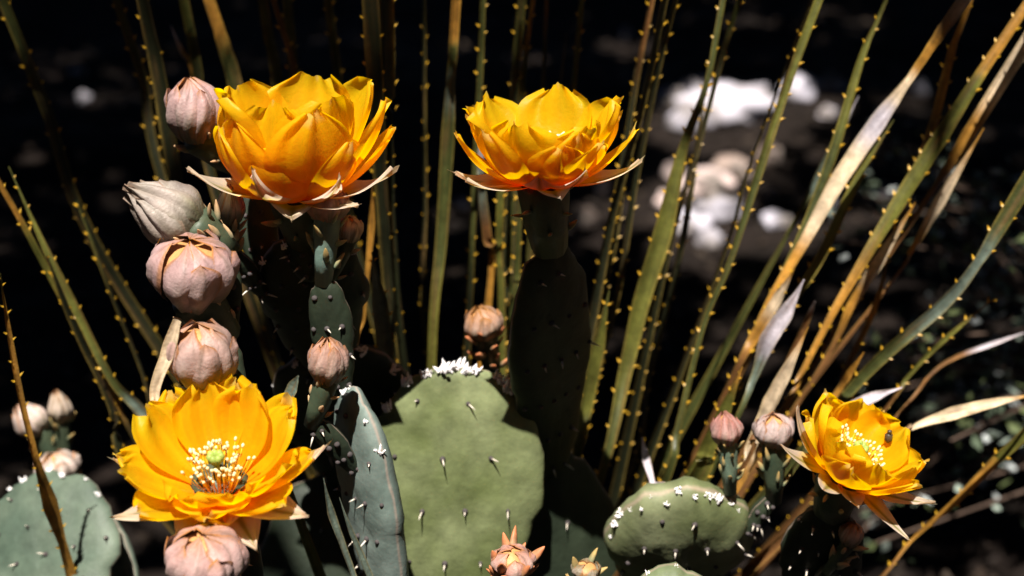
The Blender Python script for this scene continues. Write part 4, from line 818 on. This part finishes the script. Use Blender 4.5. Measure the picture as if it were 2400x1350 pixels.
bud(cE, P(195, 1200, .965), Vector((0, -.1, 1)), .005, .008, seed=19, n_=8, c0=(.4, .25, .15), c1=(.65, .40, .28), ov_len=.012, nsc=6, sc=SC_TAN, sc_size=.005, label='tiny orange bud on a slanting pad')

# young pads that carry the buds and flowers standing clear of the big pads
ENDS.sort(key=lambda e: e[1].z)
for i, (par, pt, ax, r_) in enumerate(ENDS):
    VV = np.concatenate(PADV[par]); q_ = np.array(pt)
    if np.linalg.norm(VV-q_, axis=1).min() < .005: continue
    d = np.linalg.norm((VV-q_)*np.array([1.5, 1.5, .6]), axis=1)+np.where(VV[:, 2] > pt.z-.012, 1.0, 0)+np.where(np.hypot(VV[:, 0]-pt.x, VV[:, 1]-pt.y) > .8*(pt.z-VV[:, 2]), .5, 0)
    b_ = Vector(VV[d.argmin()]); v = pt+ax*.004-b_; l_ = v.length; b_ = b_-v*(.006/l_)
    pad(par, b_, v, Vector((.1, -1, -.3)), min(.034, max(r_*2.2, .35*l_)), l_+.006, max(.010, r_*1.3), seed=60+i, c0=PAD_SHADE0, c1=PAD_SHADE1, rimn=0, areoles=(3, 4), spn=.4)

# ------------------------------------------------------------------ dry blades caught among the plants
def dry(pts, dep, wid, cols, label, seed, teeth=False, twist=0.3):      # withered leaves of the same sotol
    blade(sot, pts, dep, wid, cols, twist, teeth, mat='dry', seed=seed, taper=(.2, 1), fold=.3, label=label)
dry([(0, 640), (18, 760), (48, 930), (85, 1080), (115, 1180), (145, 1270), (175, 1380), (220, 1560), (260, 1900)], (.80, .95), (14, 18, 16, 18, 40, 20, 26, 22, 18), 'yooooooor', 'orange hooked dry leaf crossing the blue-green pad', 71, True)
o = blade(None, [(416, 750), (392, 835), (364, 925), (390, 1040), (430, 1100)], (.715, .735), (34, 36, 28, 20, 12), 'sssgg', .3, False, name='dry_leaf', mat='dry', crown=False, seed=72, taper=(.6, .4), fold=.3)
tag(o, 'bright cream dry leaf stub wedged behind the wide open flower beside a pink bud', 'dry leaf')
dry([(2420, 925), (2330, 945), (2235, 970), (2140, 1002), (2060, 1060)], (.90, .88), (20, 26, 34, 12, 8), 'osssr', 'cream dry leaf reaching out past the beetle', 73)
dry([(2115, 908), (2050, 930), (1990, 958), (1900, 1010), (1860, 1100)], (.90, .86), (14, 28, 28, 18, 12), 'llllg', 'pale lavender dry leaf behind the tilted flower', 74)
dry([(1850, 980), (1800, 1000), (1760, 1035), (1735, 1110)], (.87, .87), (20, 24, 14, 10), 'llrr', 'dusty pink dry leaf between the reddish bud and the tilted flower', 75)
dry([(2400, 780), (2320, 808), (2240, 838), (2180, 880), (2080, 1000)], (1.0, .97), (14, 12, 10, 8, 8), 'llrrr', 'thin pale dry sliver reaching in beside the small-leaved shrub', 76)
dry([(1505, 1025), (1515, 1080), (1528, 1130), (1540, 1200)], (.90, .88), (16, 20, 14, 10), 'lllr', 'short lavender dry stub above the crescent-lit pad', 77)
dry([(758, 1120), (775, 1200), (800, 1270), (835, 1370), (870, 1500)], (.79, .82), (10, 22, 18, 14, 10), 'bbbbg', 'narrow blue-grey leaf sliver beside the wide open flower', 78)
dry([(795, 1165), (820, 1240), (850, 1310), (885, 1400), (910, 1500)], (.79, .82), (8, 14, 16, 16, 10), 'bbbbg', 'narrow grey-green leaf sliver along the blue-grey pad', 79)
dry([(700, 880), (686, 910), (664, 960), (640, 1040)], (.78, .79), (26, 30, 22, 12), 'bbbg', 'pale blue-grey leaf tip behind the wide open flower', 80)

# ------------------------------------------------------------------ small-leaved shrub on the right
gS = G(2330, 1000); gS = Vector((gS.x+.10, gS.y, 0)); gS.z = gz(gS.x, gS.y)
sh = thing('shrub', 'low shrub with tiny grey-green leaves beyond the dry leaves', 'shrub', gS)
V, F, C = [], [], []; LV, LF, LC = [], [], []
rr = random.Random(5)
for i in range(46):
    px, py = rr.uniform(1930, 2420), rr.uniform(280, 1340); d = rr.uniform(1.15, 1.75)
    e = P(px, py, d)
    if e.z < .04: e.z = .05
    mid = (gS+e)/2+Vector((rr.gauss(0, .05), rr.gauss(0, .05), .08)); pts = [gS, gS.lerp(mid, .5)+Vector((0, 0, .05)), mid, e]
    tube(V, F, C, pts, lambda t: .0035-.0025*t, (1, 1, 1), 5)
    for k in range(24):
        t = rr.uniform(.35, 1.0); q_ = mid.lerp(e, (t-.35)/.65) if t > .35 else mid
        q_ = q_+Vector((rr.gauss(0, .012), rr.gauss(0, .012), rr.gauss(0, .012)))
        l_ = rr.uniform(.006, .015); dd = Vector((rr.gauss(0, 1), rr.gauss(0, 1), rr.gauss(.2, .7))).normalized(); s = dd.cross(Vector((rr.gauss(0, 1), rr.gauss(0, 1), 1))).normalized()*l_*.28; n_ = s.cross(dd).normalized()*l_*.1; o = len(LV)
        LV += [q_, q_+dd*l_*.45+s, q_+dd*l_*.5-n_, q_+dd*l_*.45-s, q_+dd*l_]; LF += [(o, o+1, o+2), (o, o+2, o+3), (o+1, o+4, o+2), (o+2, o+4, o+3)]
        LC += [rr.choice([(.13, .17, .11), (.26, .31, .26), (.12, .15, .06), (.42, .45, .44)])]*5
add('branches', V, F, M['twig'], sh, gS)
lf = add('leaves', LV, LF, M['shrub'], sh, gS, LC, True); lf['kind'] = 'stuff'
